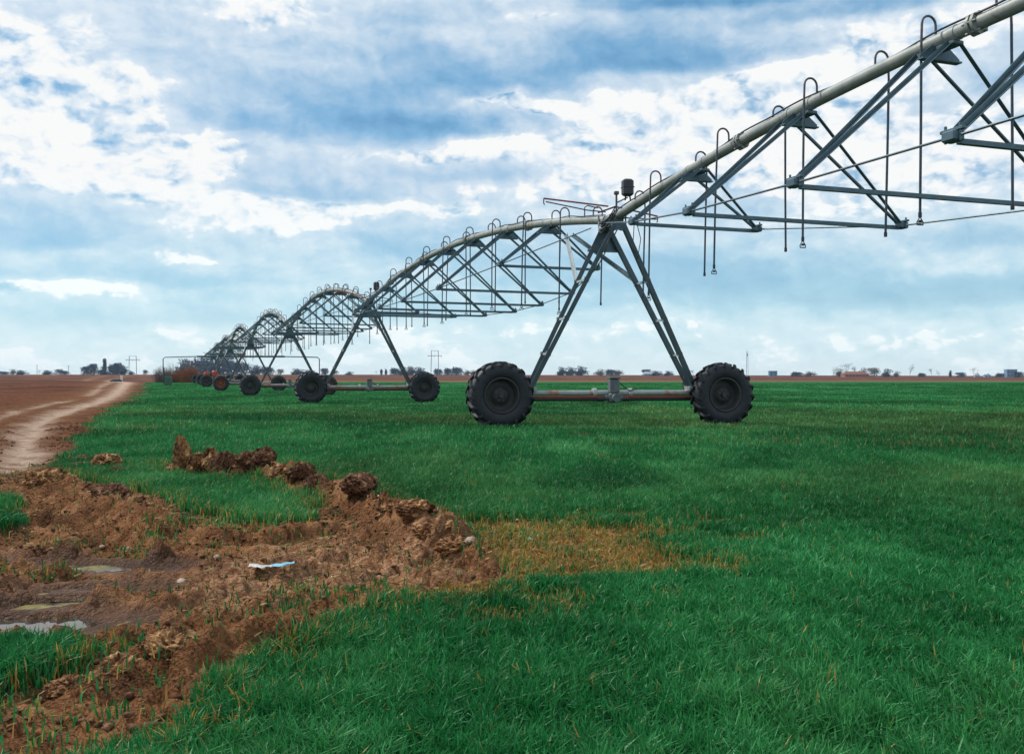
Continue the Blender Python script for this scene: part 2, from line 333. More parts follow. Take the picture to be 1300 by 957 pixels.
class MB:
    def __init__(s): s.v = []; s.f = []; s.sm = []; s.mi = []; s.m = 0
    def add(s, vs, fs, sm=False):
        b = len(s.v); s.v += [tuple(v) for v in vs]
        for f in fs: s.f.append(tuple(b+i for i in f)); s.sm.append(sm); s.mi.append(s.m)
    def frame(s, p, q, up=(0, 0, 1)):
        d = (q-p).normalized(); u = Vector(up)
        if abs(d.dot(u)) > .98: u = Vector((0, 1, 0))
        a = d.cross(u).normalized(); return d, a, a.cross(d).normalized()
    def tube(s, pts, r, n=8, caps=True, radii=None):
        pts = [Vector(p) for p in pts]; k = len(pts); vs = []; prev = None
        for i, p in enumerate(pts):
            d = (pts[min(i+1, k-1)]-pts[max(i-1, 0)]).normalized()
            if prev is None:
                u = Vector((0, 0, 1)) if abs(d.z) < .95 else Vector((0, 1, 0)); a = d.cross(u).normalized()
            else:
                a = (prev-d*prev.dot(d)).normalized()
            prev = a; b = d.cross(a); rr = radii[i] if radii else r
            for j in range(n):
                t = 2*math.pi*j/n; vs.append(p+a*rr*math.cos(t)+b*rr*math.sin(t))
        fs = [(i*n+j, i*n+(j+1) % n, (i+1)*n+(j+1) % n, (i+1)*n+j) for i in range(k-1) for j in range(n)]
        s.add(vs, fs, True)
        if caps: s.add([vs[j] for j in range(n)], [tuple(range(n-1, -1, -1))]); s.add(vs[-n:], [tuple(range(n))])
    def prism(s, p, q, sec, up=(0, 0, 1)):
        """extrude a 2D section (a,b) from p to q"""
        p = Vector(p); q = Vector(q); d, a, b = s.frame(p, q, up); n = len(sec)
        vs = [e+a*x+b*y for e in (p, q) for x, y in sec]
        s.add(vs, [(i, (i+1) % n, n+(i+1) % n, n+i) for i in range(n)]+[tuple(range(n-1, -1, -1)), tuple(range(n, 2*n))])
    def angle(s, p, q, w, t=None, up=(0, 0, 1), fx=1):
        t = t or w*.16; sec = [(0, 0), (w, 0), (w, t), (t, t), (t, w), (0, w)]
        sec = [((x-w/2)*fx, y-w/2) for x, y in sec]
        s.prism(p, q, sec if fx > 0 else sec[::-1], up)
    def beam(s, p, q, w, h, up=(0, 0, 1)):
        s.prism(p, q, [(-w/2, -h/2), (w/2, -h/2), (w/2, h/2), (-w/2, h/2)], up)
    def box(s, c, sx, sy, sz, bev=0):
        c = Vector(c); x, y, z = sx/2, sy/2, sz/2; b = bev
        if not b:
            vs = [c+Vector((i*x, j*y, k*z)) for k in (-1, 1) for i, j in ((-1, -1), (1, -1), (1, 1), (-1, 1))]
            s.add(vs, [(3, 2, 1, 0), (4, 5, 6, 7), (0, 1, 5, 4), (1, 2, 6, 5), (2, 3, 7, 6), (3, 0, 4, 7)]); return
        oct_ = [(-x+b, -y), (x-b, -y), (x, -y+b), (x, y-b), (x-b, y), (-x+b, y), (-x, y-b), (-x, -y+b)]
        ins = [(a*(1-b/x), e*(1-b/y)) for a, e in oct_]
        lv = [(ins, -z), (oct_, -z+b), (oct_, z-b), (ins, z)]
        vs = [c+Vector((a, e, zz)) for o_, zz in lv for a, e in o_]
        fs = [(l*8+i, l*8+(i+1) % 8, l*8+8+(i+1) % 8, l*8+8+i) for l in range(3) for i in range(8)]
        s.add(vs, fs+[tuple(range(7, -1, -1)), tuple(range(24, 32))])
    def lathe(s, prof, c, axis='y', n=32, sm=True):
        c = Vector(c); vs = []; m = len(prof)
        for i in range(n):
            t = 2*math.pi*i/n; ca, sa = math.cos(t), math.sin(t)
            for r, h in prof:
                vs.append(c+(Vector((r*ca, h, r*sa)) if axis == 'y' else Vector((r*ca, r*sa, h)) if axis == 'z' else Vector((h, r*ca, r*sa))))
        fs = [(i*m+j, i*m+j+1, ((i+1) % n)*m+j+1, ((i+1) % n)*m+j) for i in range(n) for j in range(m-1)]
        s.add(vs, fs, sm)
    def mesh(s, name):
        me = bpy.data.meshes.new(name); me.from_pydata(s.v, [], s.f)
        me.polygons.foreach_set('use_smooth', s.sm); me.polygons.foreach_set('material_index', s.mi); me.update(); return me
    def build(s, name, mats, parent=None, loc=None):
        o = link(name, s.mesh(name), mats, parent)
        if loc: o.location = loc
        return o
def copy_tree(o, parent=None):
    c = o.copy(); C.objects.link(c); c.parent = parent
    for ch in list(o.children): copy_tree(ch, c)
    return c

# ================================================================ THE GROUND
def build_ground():
    rows = [-3.0]; y = -3.0
    while y < 1500:
        y += max(.022, abs(y)*.0062) if y > 1.6 else .25
        rows.append(y)
    rows += [1700, 2200, 3200, 5000]
    rows = np.array(rows); nc = 640
    t = np.linspace(-1, 1, nc); t = .58*t + .75*t**5
    Y = np.repeat(rows, nc); X = np.tile(t, len(rows))*(Y+4.5)
    z, o = ground(X, Y)
    V = np.stack([X, Y, z], 1)
    r, c = np.meshgrid(np.arange(len(rows)-1), np.arange(nc-1), indexing='ij'); i = (r*nc+c).ravel()
    Fc = np.stack([i, i+1, i+nc+1, i+nc], 1)
    me = np_mesh('ground', V, Fc.ravel(), 4, True)
    for k in ('mud', 'straw', 'plow', 'track', 'verge', 'dry', 'wet', 'spot'):
        a = me.attributes.new(k, 'FLOAT', 'POINT'); a.data.foreach_set('value', o[k].astype(np.float32))
    g = link('ground', me, M['ground']); tag(g, kind='structure')
    return g
build_ground()

def blades(name, X, Y, Z, length, width, tone, dead, lean, mat):
    n = len(X); az = rng.uniform(0, 2*np.pi, n); ca, sa = np.cos(az), np.sin(az)
    fa = rng.uniform(0, 2*np.pi, n); fx, fy = np.cos(fa)*width/2, np.sin(fa)*width/2
    V = np.zeros((n, 5, 3), np.float32)
    l1 = length*.55; b1 = lean*length*.22; b2 = lean*length*.85
    V[:, 0] = np.stack([X-fx, Y-fy, Z-.01], 1); V[:, 1] = np.stack([X+fx, Y+fy, Z-.01], 1)
    V[:, 2] = np.stack([X+fx*.85+ca*b1, Y+fy*.85+sa*b1, Z+l1], 1); V[:, 3] = np.stack([X-fx*.85+ca*b1, Y-fy*.85+sa*b1, Z+l1], 1)
    V[:, 4] = np.stack([X+ca*b2, Y+sa*b2, Z+length*(1-.35*lean)], 1)
    i = np.arange(n)[:, None]*5
    T = np.concatenate([i+np.array([[0, 1, 2]]), i+np.array([[0, 2, 3]]), i+np.array([[3, 2, 4]])], 1)
    me = np_mesh(name, V.reshape(-1, 3), T.ravel(), 3)
    for k, a in (('tone', tone), ('dead', dead)):
        at = me.attributes.new(k, 'FLOAT', 'POINT'); at.data.foreach_set('value', np.repeat(a, 5).astype(np.float32))
    return link(name, me, mat)
def build_crop():
    N = 1150000
    y = np.exp(rng.uniform(math.log(1.9), math.log(190), N)); x = rng.uniform(-1, 1, N)*(y*.56+1.1)
    # nearer rows need more
    y2 = 1.8+rng.beta(1, 1.6, 420000)*11; x2 = rng.uniform(-1, 1, len(y2))*(y2*.56+.9)
    x = np.concatenate([x, x2]); y = np.concatenate([y, y2])
    # drilled rows running away from the eye, slightly clumped
    x = x + .012*np.sin(x*52+np.cos(y*.7))
    z, o = ground(x, y)
    clump = fbm(x*6, y*6, 3, 101)
    keep = rng.random(len(x)) < o['crop']**2*(1-.93*o['spot'])*(1-.50*o['straw'])*(.45+.9*clump)
    keep |= (rng.random(len(x)) < .05*o['dry']*0) 
    mudk = (rng.random(len(x)) < (o['mud']*.022+ .15*o['mud']*sst(.60, .68, fbm(x*1.4, y*1.4, 3, 131)))) & (o['wet'] < .2)
    keep |= mudk
    x, y, z, clump = x[keep], y[keep], z[keep], clump[keep]; o = {k: v[keep] for k, v in o.items()}; n = len(x)
    big = fbm(x*.25, y*.12, 3, 111); med = fbm(x*1.3, y*.8, 3, 113)
    length = (.055+.055*clump)*rng.uniform(.6, 1.25, n)*(.75+.5*med)*(1-.5*o['straw'])
    length *= np.where(o['mud'] > .5, .55, 1)
    width = np.maximum(.0062, y*.00058)*rng.uniform(.7, 1.2, n)
    row = np.sin(x*14+.6*np.sin(y*.3))*.04*(y < 25)
    tone = np.clip(.12+.5*rng.random(n)+.75*(med-.5)+.9*(big-.5)+row+.25*(rng.random(n) > .88), 0, 1)
    yel = sst(.52, .68, fbm(x*.22+3, y*.2, 3, 121))*.05*(y > 6)*(y < 40) + .004*(y < 12)+.003 + .78*o['straw'] + .25*sst(.0, .4, o['mud']) + .25*sst(.02, .5, o['plow'])*(y < 60) + .3*o['spot']
    edge = 1-sst(0, .35, np.abs(sdist(MUD, x, y)))
    yel = np.maximum(yel, edge*.27*(y < 14)*fbm(x*3, y*3, 2, 141)*1.4)
    dead = ((rng.random(n) < yel)*rng.uniform(.55, 1, n))
    tint = sst(.45, .62, fbm(x*.16+5, y*.13, 3, 127))*sst(5, 9, y)*(1-sst(22, 45, y))*.13 + .04*sst(.5, .7, med)
    dead = np.maximum(dead, tint*rng.uniform(.3, 1, n))
    lean = rng.uniform(.1, 1.0, n)
    g = blades('crop_grass', x, y, z, length, width, tone, dead, lean, M['blade']); tag(g, 'dense short green wheat crop covering the field around the mud', 'grass', kind='stuff')
build_crop()
def build_straw():
    n = 26000; pts = []
    xs = rng.uniform(-6, 3.6, n*8); ys = 2.6+rng.beta(1, 1.4, n*8)*9.5
    z, o = ground(xs, ys); w = o['straw']*1.0+o['mud']*.035+o['mud']*o['dry']*.07
    k = (rng.random(len(xs)) < w) & (o['wet'] < .3); xs, ys, z = xs[k], ys[k], z[k]; n = len(xs)
    a = rng.uniform(0, np.pi, n); l = rng.uniform(.005, .022, n)*(1+ys*.05); wd = rng.uniform(.0008, .0022, n)*(1+ys*.1); t = rng.uniform(-.3, .5, n)
    dx, dy = np.cos(a)*l, np.sin(a)*l; nx, ny = -np.sin(a)*wd, np.cos(a)*wd
    V = np.zeros((n, 4, 3)); zz = z+.006
    V[:, 0] = np.stack([xs-dx-nx, ys-dy-ny, zz], 1); V[:, 1] = np.stack([xs+dx-nx, ys+dy-ny, zz+t*l+.004], 1)
    V[:, 2] = np.stack([xs+dx+nx, ys+dy+ny, zz+t*l+.008], 1); V[:, 3] = np.stack([xs-dx+nx, ys-dy+ny, zz+.005], 1)
    me = np_mesh('straw_litter', V.reshape(-1, 3), np.arange(n*4), 4)
    tag(link('straw_litter', me, M['straw']), 'loose dry straw scattered over the tan patch and the mud', 'straw', kind='stuff')
build_straw()
# soil crumbs: tiny broken lumps
def rock_proto(seed, sub=1):
    import bmesh
    bm = bmesh.new(); bmesh.ops.create_icosphere(bm, subdivisions=sub, radius=1)
    rr = random.Random(seed)
    for v in bm.verts:
        v.co *= rr.uniform(.65, 1.15)
    vs = np.array([v.co[:] for v in bm.verts]); fs = np.array([[v.index for v in f.verts] for f in bm.faces]); bm.free(); return vs, fs
def build_crumbs():
    xs = rng.uniform(-9, 3.2, 190000); ys = 2.5+rng.beta(1, 1.6, 190000)*26
    z, o = ground(xs, ys)
    w = o['mud']*.42*(1-.4*o['dry'])+o['plow']*.35*np.clip(1-2*o['track'], 0, 1)*(ys < 30)+o['straw']*.14
    k = (rng.random(len(xs)) < w*sst(.3, .6, fbm(xs*3, ys*3, 3, 151))*1.2) & (o['wet'] < .5); xs, ys, z = xs[k], ys[k], z[k]; n = len(xs)
    r = .0035+.012*rng.random(n)**4+ys*.0006
    protos = [rock_proto(s) for s in range(5)]; VV = []; FF = []; b = 0
    for pi, (vs, fs) in enumerate(protos):
        m = np.arange(n) % 5 == pi; c = m.sum(); a = rng.uniform(0, 6.28, c)
        sx = r[m]*rng.uniform(.8, 1.5, c); sy = r[m]*rng.uniform(.8, 1.2, c); sz = r[m]*rng.uniform(.5, .9, c)
        vx = vs[None, :, 0]*sx[:, None]; vy = vs[None, :, 1]*sy[:, None]; vz = vs[None, :, 2]*sz[:, None]
        X = vx*np.cos(a)[:, None]-vy*np.sin(a)[:, None]+xs[m][:, None]; Y = vx*np.sin(a)[:, None]+vy*np.cos(a)[:, None]+ys[m][:, None]; Z = vz+z[m][:, None]+.3*sz[:, None]
        VV.append(np.stack([X, Y, Z], 2).reshape(-1, 3)); FF.append((fs[None]+(np.arange(c)*len(vs))[:, None, None]+b).reshape(-1)); b += c*len(vs)
    me = np_mesh('soil_crumbs', np.concatenate(VV), np.concatenate(FF), 3)
    tag(link('soil_crumbs', me, M['clod']), 'small broken brown soil crumbs lying over the mud and bare strip', 'soil', kind='stuff')
build_crumbs()

# puddles
for k, ((cx, cy), rx, ry, an) in enumerate(PUD):
    mb = MB(); n = 40; ring = []
    for i in range(n):
        t = 2*math.pi*i/n; q = 1.62; u = rx*q*math.cos(t); v = ry*q*math.sin(t)
        ring.append((u*math.cos(an)-v*math.sin(an)+cx, u*math.sin(an)+v*math.cos(an)+cy, -.092-.0015*k))
    mb.add([(cx, cy, -.092-.0015*k)]+ring, [(0, 1+i, 1+(i+1) % n) for i in range(n)])
    o = mb.build('puddle', M['water']); tag(o, kind='structure')
    a = o.data.attributes.new('algae', 'FLOAT', 'POINT'); base = (.15, .55, .50, .60)[k]
    a.data.foreach_set('value', [base]+[base*(.6+.4*math.sin(i/n*6.28*2+k)) for i in range(n)])

# upright clods on the ridge
def clod(px, py, w, h, label, mat='clodstraw', seed=0):
    import bmesh
    X, Y = gp(px, py); bm = bmesh.new(); bmesh.ops.create_icosphere(bm, subdivisions=5, radius=1)
    co = np.array([v.co[:] for v in bm.verts])
    a = np.arctan2(co[:, 1], co[:, 0])
    d = 1+.7*(fbm(a*1.7+seed*5, co[:, 2]*1.3, 3, 160+seed)-.5)+.6*(1-3*np.abs(fbm(co[:, 0]*3.2+seed, co[:, 2]*3.2+co[:, 1]*2.5, 4, 170+seed, .7)-.5)-.5)*.6+.35*(fbm(co[:, 0]*11+seed, co[:, 2]*8+co[:, 1]*10, 3, 180+seed, .7)-.5)
    for v, k in zip(bm.verts, d): v.co = Vector((v.co.x*k*w, v.co.y*k*w*.8, v.co.z*k*h*.62+h*.38))
    me = bpy.data.meshes.new('soil_clod'); bm.to_mesh(me); bm.free()
    o = link('soil_clod', me, M[mat]); o.location = (X, Y, gz(X, Y)-.03); o.rotation_euler[2] = seed
    return tag(o, label, 'soil clod', 'upturned soil clods on the ridges')
CL = [(231, 606, .062, .33, 'tall knobbly straw-covered clod at the left end of the ridge'),
      (250, 608, .075, .22, 'straw-topped clod right beside the tallest clod'),
      (267, 609, .08, .20, 'rough tan clod in the middle of the ridge'),
      (284, 610, .10, .20, 'dark shaggy clod in the ridge left of the round tan-topped one'),
      (296, 606, .09, .25, 'round-topped tan clod standing above the ridge'),
      (318, 612, .12, .19, 'dark brown wide clod near the right end of the upper ridge'),
      (335, 612, .09, .17, 'dark clod ending the upper ridge beside the green grass'),
      (382, 628, .09, .13, 'low dark clod where the ridge turns toward the straw patch'),
      (424, 634, .12, .13, 'wide clod with a little green grass on top, right of the grass island'),
      (360, 622, .10, .13, 'dark clod bridging the two parts of the long ridge'), (402, 634, .08, .12, 'shaggy brown clod left of the grass-topped wide clod'),
      (455, 648, .11, .12, 'brown clod right of the grass-topped wide clod'), (528, 672, .10, .09, 'ragged clod on the ridge above the trampled pale mud'), (583, 700, .10, .09, 'last low clod of the ridge beside the orange straw'),
      (62, 622, .17, .20, 'broad brown clod by the track end at the left edge of the grass island'),
      (142, 640, .15, .17, 'dark brown crumbly clod below the green grass island'),
      (176, 648, .10, .15, 'smaller dark clod just right of the crumbly one below the grass island'),
      (135, 596, .13, .13, 'straw-covered lump on the left of the grass near the dirt track'),
      (150, 604, .08, .10, 'small tan lump below the straw-covered one near the dirt track'),
      (100, 592, .10, .08, 'low brown lump in the grass nearest the pale wheel track'),
      (500, 660, .12, .10, 'low reddish clod on the ridge above the trampled mud'),
      (560, 690, .12, .10, 'brown clod at the right end of the mud next to straw'),
      (150, 838, .07, .10, 'near tan-rooted clod rising beside the lower left grass'),
      (215, 838, .07, .08, 'near dark clod on the lowest ridge of mud'),
      (90, 868, .07, .07, 'nearest rough brown clod at the bottom left')]
for i, (a, b_, w, h, lb) in enumerate(CL): clod(a, b_, w*1.15, h*.95, lb, 'clod' if i in (3, 5, 6, 7, 10, 11, 15, 18) else 'clodstraw', i)
# stones
ST = [(162, 673, .030, 'pale stone on the dark mud below the grass island, left of its neighbour'), (130, 671, .022, 'small pale stone left on the dark mud near a twig'),
      (232, 722, .03, 'flat pale stone in the mud by the deep rut'), (276, 701, .020, 'whitish stone lying left of the blue plastic litter'),
      (427, 747, .045, 'rounded brown stone on the mud near the lower grass edge'), (578, 682, .03, 'pale stone at the end of the mud ridge'),
      (672, 682, .04, 'pale clod-like stone in the straw patch'), (598, 705, .035, 'pale stone where the mud meets the straw patch'), (657, 660, .02, 'tiny white stone in the green crop above the straw patch'), (482, 652, .02, 'tiny white pebble on the ridge')]
for i, (a, b_, r, lb) in enumerate(ST):
    vs, fs = rock_proto(40+i, 2); mb = MB(); mb.add([(v[0]*r, v[1]*r*.8, v[2]*r*.55+r*.2) for v in vs], [tuple(f) for f in fs], True)
    X, Y = gp(a, b_); o = mb.build('stone', M['stone']); o.location = (X, Y, gz(X, Y)+.004); o.rotation_euler[2] = i*1.3
    tag(o, lb, 'stone', 'pale stones in the mud')
# plastic litter
def litter():
    X, Y = gp(345, 710); r = empty('plastic_litter', (X, Y, gz(X, Y)+.012), .12); r.scale = (.85, .85, .85); tag(r, 'crumpled blue and white plastic scrap lying on the dry mud', 'litter')
    for name, mat, x0, x1, w in (('blue_film', 'plasticb', -.02, .13, .05), ('white_film', 'plasticw', -.13, .03, .042)):
        nx, ny = 22, 9; V = []; Fc = []
        for i in range(nx):
            for j in range(ny):
                u = i/(nx-1); v = j/(ny-1)-.5
                x = x0+(x1-x0)*u; yy = v*w*2*(.45+.55*math.sin(math.pi*min(max(u, .08), .92)))
                V.append((x, yy+.012*math.sin(u*9), .012+.022*float(fbm(np.array(x*40), np.array(yy*40), 3, 201))+(.02*u if name == 'blue_film' else .01*(1-u))))
        for i in range(nx-1):
            for j in range(ny-1): Fc.append((i*ny+j, (i+1)*ny+j, (i+1)*ny+j+1, i*ny+j+1))
        mb = MB(); mb.add(V, Fc, True); o = mb.build(name, M[mat], r)
        s = o.modifiers.new('thick', 'SOLIDIFY'); s.thickness = .0015
litter()

# ================================================================ THE IRRIGATION MACHINE
TH = math.atan2(8.0, 21.7); SL = math.hypot(8.0, 21.7); DIRV = Vector((-8.0/SL, 21.7/SL, 0))
A0 = Vector((2.04, 20.9, 0)); PZ = 4.18
TP = {4: (-29.8, 108.3), 5: (-37.0, 130.3), 6: (-44.2, 151.5)}
def tower_pos(k):
    p = Vector((*TP[k], 0)) if k in TP else A0+DIRV*SL*k
    p.z = gz(p.x, p.y); return p

def make_wheel(R=.675, W=.40, detail=True):
    """tyre with chevron lugs; axle along local y, near face at -y"""
    t = MB(); w = W/2; r = R-.045
    prof = [(R*.50, -w*.62), (R*.52, -w*.86), (R*.60, -w*1.03), (R*.76, -w*1.08), (R*.88, -w*.95), (r*.985, -w*.80), (r, -w*.45), (r+.004, 0), (r, w*.45), (r*.985, w*.80), (R*.88, w*.95), (R*.76, w*1.02), (R*.62, w*.97), (R*.52, w*.80), (R*.50, w*.62)]
    t.lathe(prof[::-1], (0, 0, 0), 'y', 64 if detail else 32)
    nl = 19
    for side in (-1, 1):
        for i in range(nl):
            a0 = 2*math.pi*(i+(.5 if side > 0 else 0))/nl
            # path over the tread from the centre out to the shoulder and down the wall
            path = [(0.0, -.02*side, r-.01), (.09, .5, r-.01), (.17, .93, r-.022), (.20, 1.06, R*.86), (.21, 1.07, R*.75)]
            sec = []
            for (da, f, rr) in path:
                a = a0+da*1.15; hw = .026/R; ht = .060 if f < .95 else (.045 if rr > R*.83 else .010)
                yy = side*w*f if f > 0 else side*w*.02
                ring = []
                for aa, dr in ((a-hw*1.15, 0), (a+hw*1.15, 0), (a+hw*.8, ht), (a-hw*.8, ht)):
                    if f <= .95: ring.append(Vector(((rr+dr)*math.cos(aa), yy, (rr+dr)*math.sin(aa))))
                    else: ring.append(Vector(((rr+dr*.5)*math.cos(aa), yy+side*dr*.55-side*.02, (rr+dr*.5)*math.sin(aa))))
                sec += ring
            m = len(path)
            fs = [(i_*4+j, i_*4+(j+1) % 4, i_*4+4+(j+1) % 4, i_*4+4+j) for i_ in range(m-1) for j in range(4)]
            fs += [(3, 2, 1, 0), tuple((m-1)*4+j for j in range(4))]
            t.add(sec, fs)
    g = MB()
    g.lathe([(R*.50, -w*.94), (R*.535, -w*.97), (R*.535, -w*.92), (R*.49, -w*.80), (R*.47, -w*.60), (R*.455, .0), (R*.42, .03), (R*.24, -.03), (R*.22, -.07), (R*.10, -.075), (0.001, -.075)], (0, 0, 0), 'y', 40)
    g.lathe([(R*.545, w*.86), (R*.52, w*.70), (R*.47, w*.66), (R*.455, w*.1), (R*.3, .05), (.001, .06)][::-1], (0, 0, 0), 'y', 40)
    for i in range(8):
        a = i*math.pi/4; g.lathe([(.0, -.105), (.016, -.105), (.016, -.06)], (R*.165*math.cos(a), 0, R*.165*math.sin(a)), 'y', 6, False)
    g.lathe([(0, -.13), (.05, -.13), (.06, -.075)], (0, 0, 0), 'y', 12, False)
    g.lathe([(.0, -w*.80), (.012, -w*.80), (.012, -w*.62)], (R*.47, 0, 0.02), 'y', 6, False)
    return t.mesh('tyre'), g.mesh('wheel')
TYRE, RIM = make_wheel(.66, .39); RIMO = RIM.copy(); TYRE.materials.append(M['tyre']); RIM.materials.append(M['rim']); RIMO.materials.append(M['rimo'])
def add_wheel(x, y, root, orange=False, spin=0, label=None):
    w = bpy.data.objects.new('wheel', RIMO if orange else RIM); C.objects.link(w); w.parent = root; w.location = (x-.08, y, .62); w.rotation_euler = (0, spin, 0)
    t = bpy.data.objects.new('tyre', TYRE); C.objects.link(t); t.parent = w
    if orange: w['label'] = 'orange wheel rim'
    return w
HB = 2.36
def make_tower():
    root = empty('irrigation_tower', (0, 0, 0)); R = lambda a: Vector(a)
    for sx in (-1, 1):
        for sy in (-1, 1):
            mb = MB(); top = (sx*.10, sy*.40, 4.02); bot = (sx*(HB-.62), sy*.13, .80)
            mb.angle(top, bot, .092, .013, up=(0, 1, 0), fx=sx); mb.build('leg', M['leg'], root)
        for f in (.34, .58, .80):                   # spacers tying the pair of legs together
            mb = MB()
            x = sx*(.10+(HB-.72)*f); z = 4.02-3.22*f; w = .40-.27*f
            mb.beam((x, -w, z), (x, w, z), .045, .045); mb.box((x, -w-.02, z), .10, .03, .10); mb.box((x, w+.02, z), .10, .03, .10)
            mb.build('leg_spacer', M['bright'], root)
    for sy in (-1, 1):
        mb = MB(); y = sy*.43; t = .008
        P = [(-.12, 4.03), (.12, 4.03), (.34, 3.60), (-.34, 3.60)] if sy > 0 else [(-.15, 4.06), (.15, 4.06), (.17, 3.88), (-.17, 3.88)]
        mb.add([(x, y-t, z) for x, z in P]+[(x, y+t, z) for x, z in P], [(0, 3, 2, 1), (4, 5, 6, 7)]+[(i, (i+1) % 4, 4+(i+1) % 4, 4+i) for i in range(4)])
        zz = 3.60; mb.beam((-.38, y-sy*.02, zz), (.38, y-sy*.02, zz), .06, .04)
        if sy < 0: mb = MB(); mb.beam((-.15, y, 3.99), (.15, y, 3.99), .012, .14)
        mb.build('gusset_plate', M['steel'], root)
    mb = MB(); mb.tube([(-HB+.1, .0, .66), (HB-.1, .0, .66)], .056, 14)
    for sx in (-1, 1):
        mb.box((sx*(HB-.62), 0, .74), .22, .34, .10, .01); mb.box((sx*(HB-.04), .02, .64), .30, .22, .30, .03)
        mb.tube([(sx*HB, -.22, .64), (sx*HB, .1, .64)], .07, 12)
        mb.tube([(sx*.35, 0, .66), (sx*.42, 0, .66)], .10, 14)
    mb.build('base_beam', M['beam'], root)
    mb = MB(); mb.m = 1; mb.tube([(-HB+.2, -.06, .53), (-.14, -.06, .53)], .034, 10); mb.tube([(.14, -.06, .53), (HB-.2, -.06, .53)], .034, 10)
    for sx in (-1, 1): mb.tube([(sx*.20, -.06, .535), (sx*.34, -.06, .535)], .05, 10)
    mb.m = 0; mb.beam((-HB+.3, -.075, .58), (HB-.3, -.10, .585), .025, .038); mb.build('drive_shaft', [M['shaft'], M['black']], root)
    mb = MB(); mb.box((0, -.08, .56), .22, .26, .20, .03); mb.box((0, -.10, .80), .20, .20, .30, .025); mb.box((0, -.10, .965), .225, .225, .03, .005)
    mb.tube([(0, -.30, .56), (0, .14, .56)], .085, 14); mb.tube([(-.19, -.08, .56), (.19, -.08, .56)], .06, 12)
    mb.build('gear_motor', M['gear'], root)
    mb = MB(); mb.tube([(.13, -.12, .86), (.22, -.13, .78), (.34, -.1, .70), (.5, -.08, .74), (.52, 0, .74)], .012, 6, False); mb.build('power_cable', M['black'], root); mb = MB()
    mb.tube([(HB-.75, .05, 1.02), (HB-.82, -.05, .80), (HB-.80, -.05, .72)], .012, 6, False); mb.build('power_cable', M['black'], root)
    # pipe joint on top
    mb = MB(); mb.lathe([(.0, -.34), (.11, -.34), (.13, -.30), (.10, -.27), (.10, -.14), (.135, -.12), (.135, .12), (.10, .14), (.10, .27), (.13, .30), (.11, .34), (0, .34)], (0, 0, 4.18), 'y', 20)
    mb.box((0, 0, 4.03), .30, .86, .05, .01); mb.box((0, -.30, 4.10), .26, .05, .2); mb.box((0, .30, 4.10), .26, .05, .2)
    for sx in (-1, 1): mb.tube([(sx*.15, -.36, 4.18), (sx*.15, .36, 4.18)], .016, 6)
    mb.build('pipe_joint', M['gear'], root)
    mb = MB()
    for k, (sx, r0) in enumerate(((-1, .22), (1, .18), (1, .26), (-1, .16), (-1, .38), (1, .34), (-1, .30))):
        pts = []
        for i in range(13):
            t = i/12; pts.append((sx*(.12+.10*math.sin(math.pi*t)), -.5+t*1.0, 4.20+.05*k*.5-math.sin(math.pi*t)*r0*(1 if k != 1 else -1)))
        mb.tube(pts, .012, 6, False)
    mb.tube([(-.1, -.6, 4.27), (-.22, -.4, 4.05), (-.2, -.48, 3.8), (-.34, -.48, 3.45), (-.45, -.45, 3.62)], .008, 5, False)
    mb.tube([(.35, -.4, 4.2), (.45, -.45, 3.75), (.38, -.45, 3.35), (.30, -.4, 3.6), (.33, -.4, 4.1)], .009, 5, False)
    mb.build('cable_loop', M['black'], root)
    # control box on a post
    mb = MB(); bx_, bz = .30, 4.84; mb.box((bx_, -.1, bz), .22, .20, .34, .035); mb.box((bx_, -.1, bz+.005), .232, .212, .02, .004)
    for dx in (-.04, .05): mb.tube([(bx_+dx, -.1, bz-.17), (bx_+dx*1.3, -.1, bz-.26)], .018, 8)
    mb.build('control_box', M['black'], root)
    mb = MB(); mb.tube([(.06, -.1, 4.05), (.06, -.1, 4.72)], .022, 8); mb.tube([(.06, -.1, 4.52), (bx_, -.1, 4.64)], .016, 6); mb.box((.06, -.1, 4.72), .09, .09, .07, .01)
    mb.tube([(.06, -.1, 4.45), (-.34, -.12, 4.30)], .02, 6)
    mb.build('box_post', M['hook'], root)
    # red guide poles
    for sx, ln, zz in ((-1, 1.45, .04), (1, 1.0, -.10)):
        mb = MB(); mb.tube([(sx*.08, 0, 4.46), (sx*ln, 0, 4.52+zz if sx < 0 else 4.30)], .017, 8)
        e = (sx*ln, 0, 4.52+zz if sx < 0 else 4.30); mb.tube([e, (e[0], 0, e[2]-.10), (e[0]+sx*-.02, 0, e[2]-.13)], .012, 6)
        mb.build('switch_pole', M['redpaint'], root)
    mb = MB(); mb.tube([(-1.40, .02, 4.50), (-.5, .1, 4.38), (-.1, .1, 4.36)], .013, 6); mb.tube([(.1, .1, 4.26), (1.0, .02, 4.24)], .013, 6)
    mb.tube([(-.62, -.1, 4.22), (-.62, -.1, 4.40), (-.56, -.1, 4.44), (-.34, -.1, 4.40)], .013, 6); mb.build('control_tube', M['hook'], root)
    # pale braces to the far span
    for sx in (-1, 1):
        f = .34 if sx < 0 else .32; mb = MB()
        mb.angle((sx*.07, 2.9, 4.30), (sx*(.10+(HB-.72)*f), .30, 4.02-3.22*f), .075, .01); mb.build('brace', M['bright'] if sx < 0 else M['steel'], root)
    return root
WS = {}
def place_tower(k, root, label, rot, orange=(False, False), wheelrot=0):
    p = tower_pos(k); root.location = p; root.rotation_euler = (0, 0, rot); tag(root, label, 'irrigation tower', 'wheeled towers of the irrigation machine')
    for s, o_ in zip((-1, 1), orange):
        add_wheel(s*HB, -.34, root, o_, random.uniform(0, 6))
proto = make_tower()
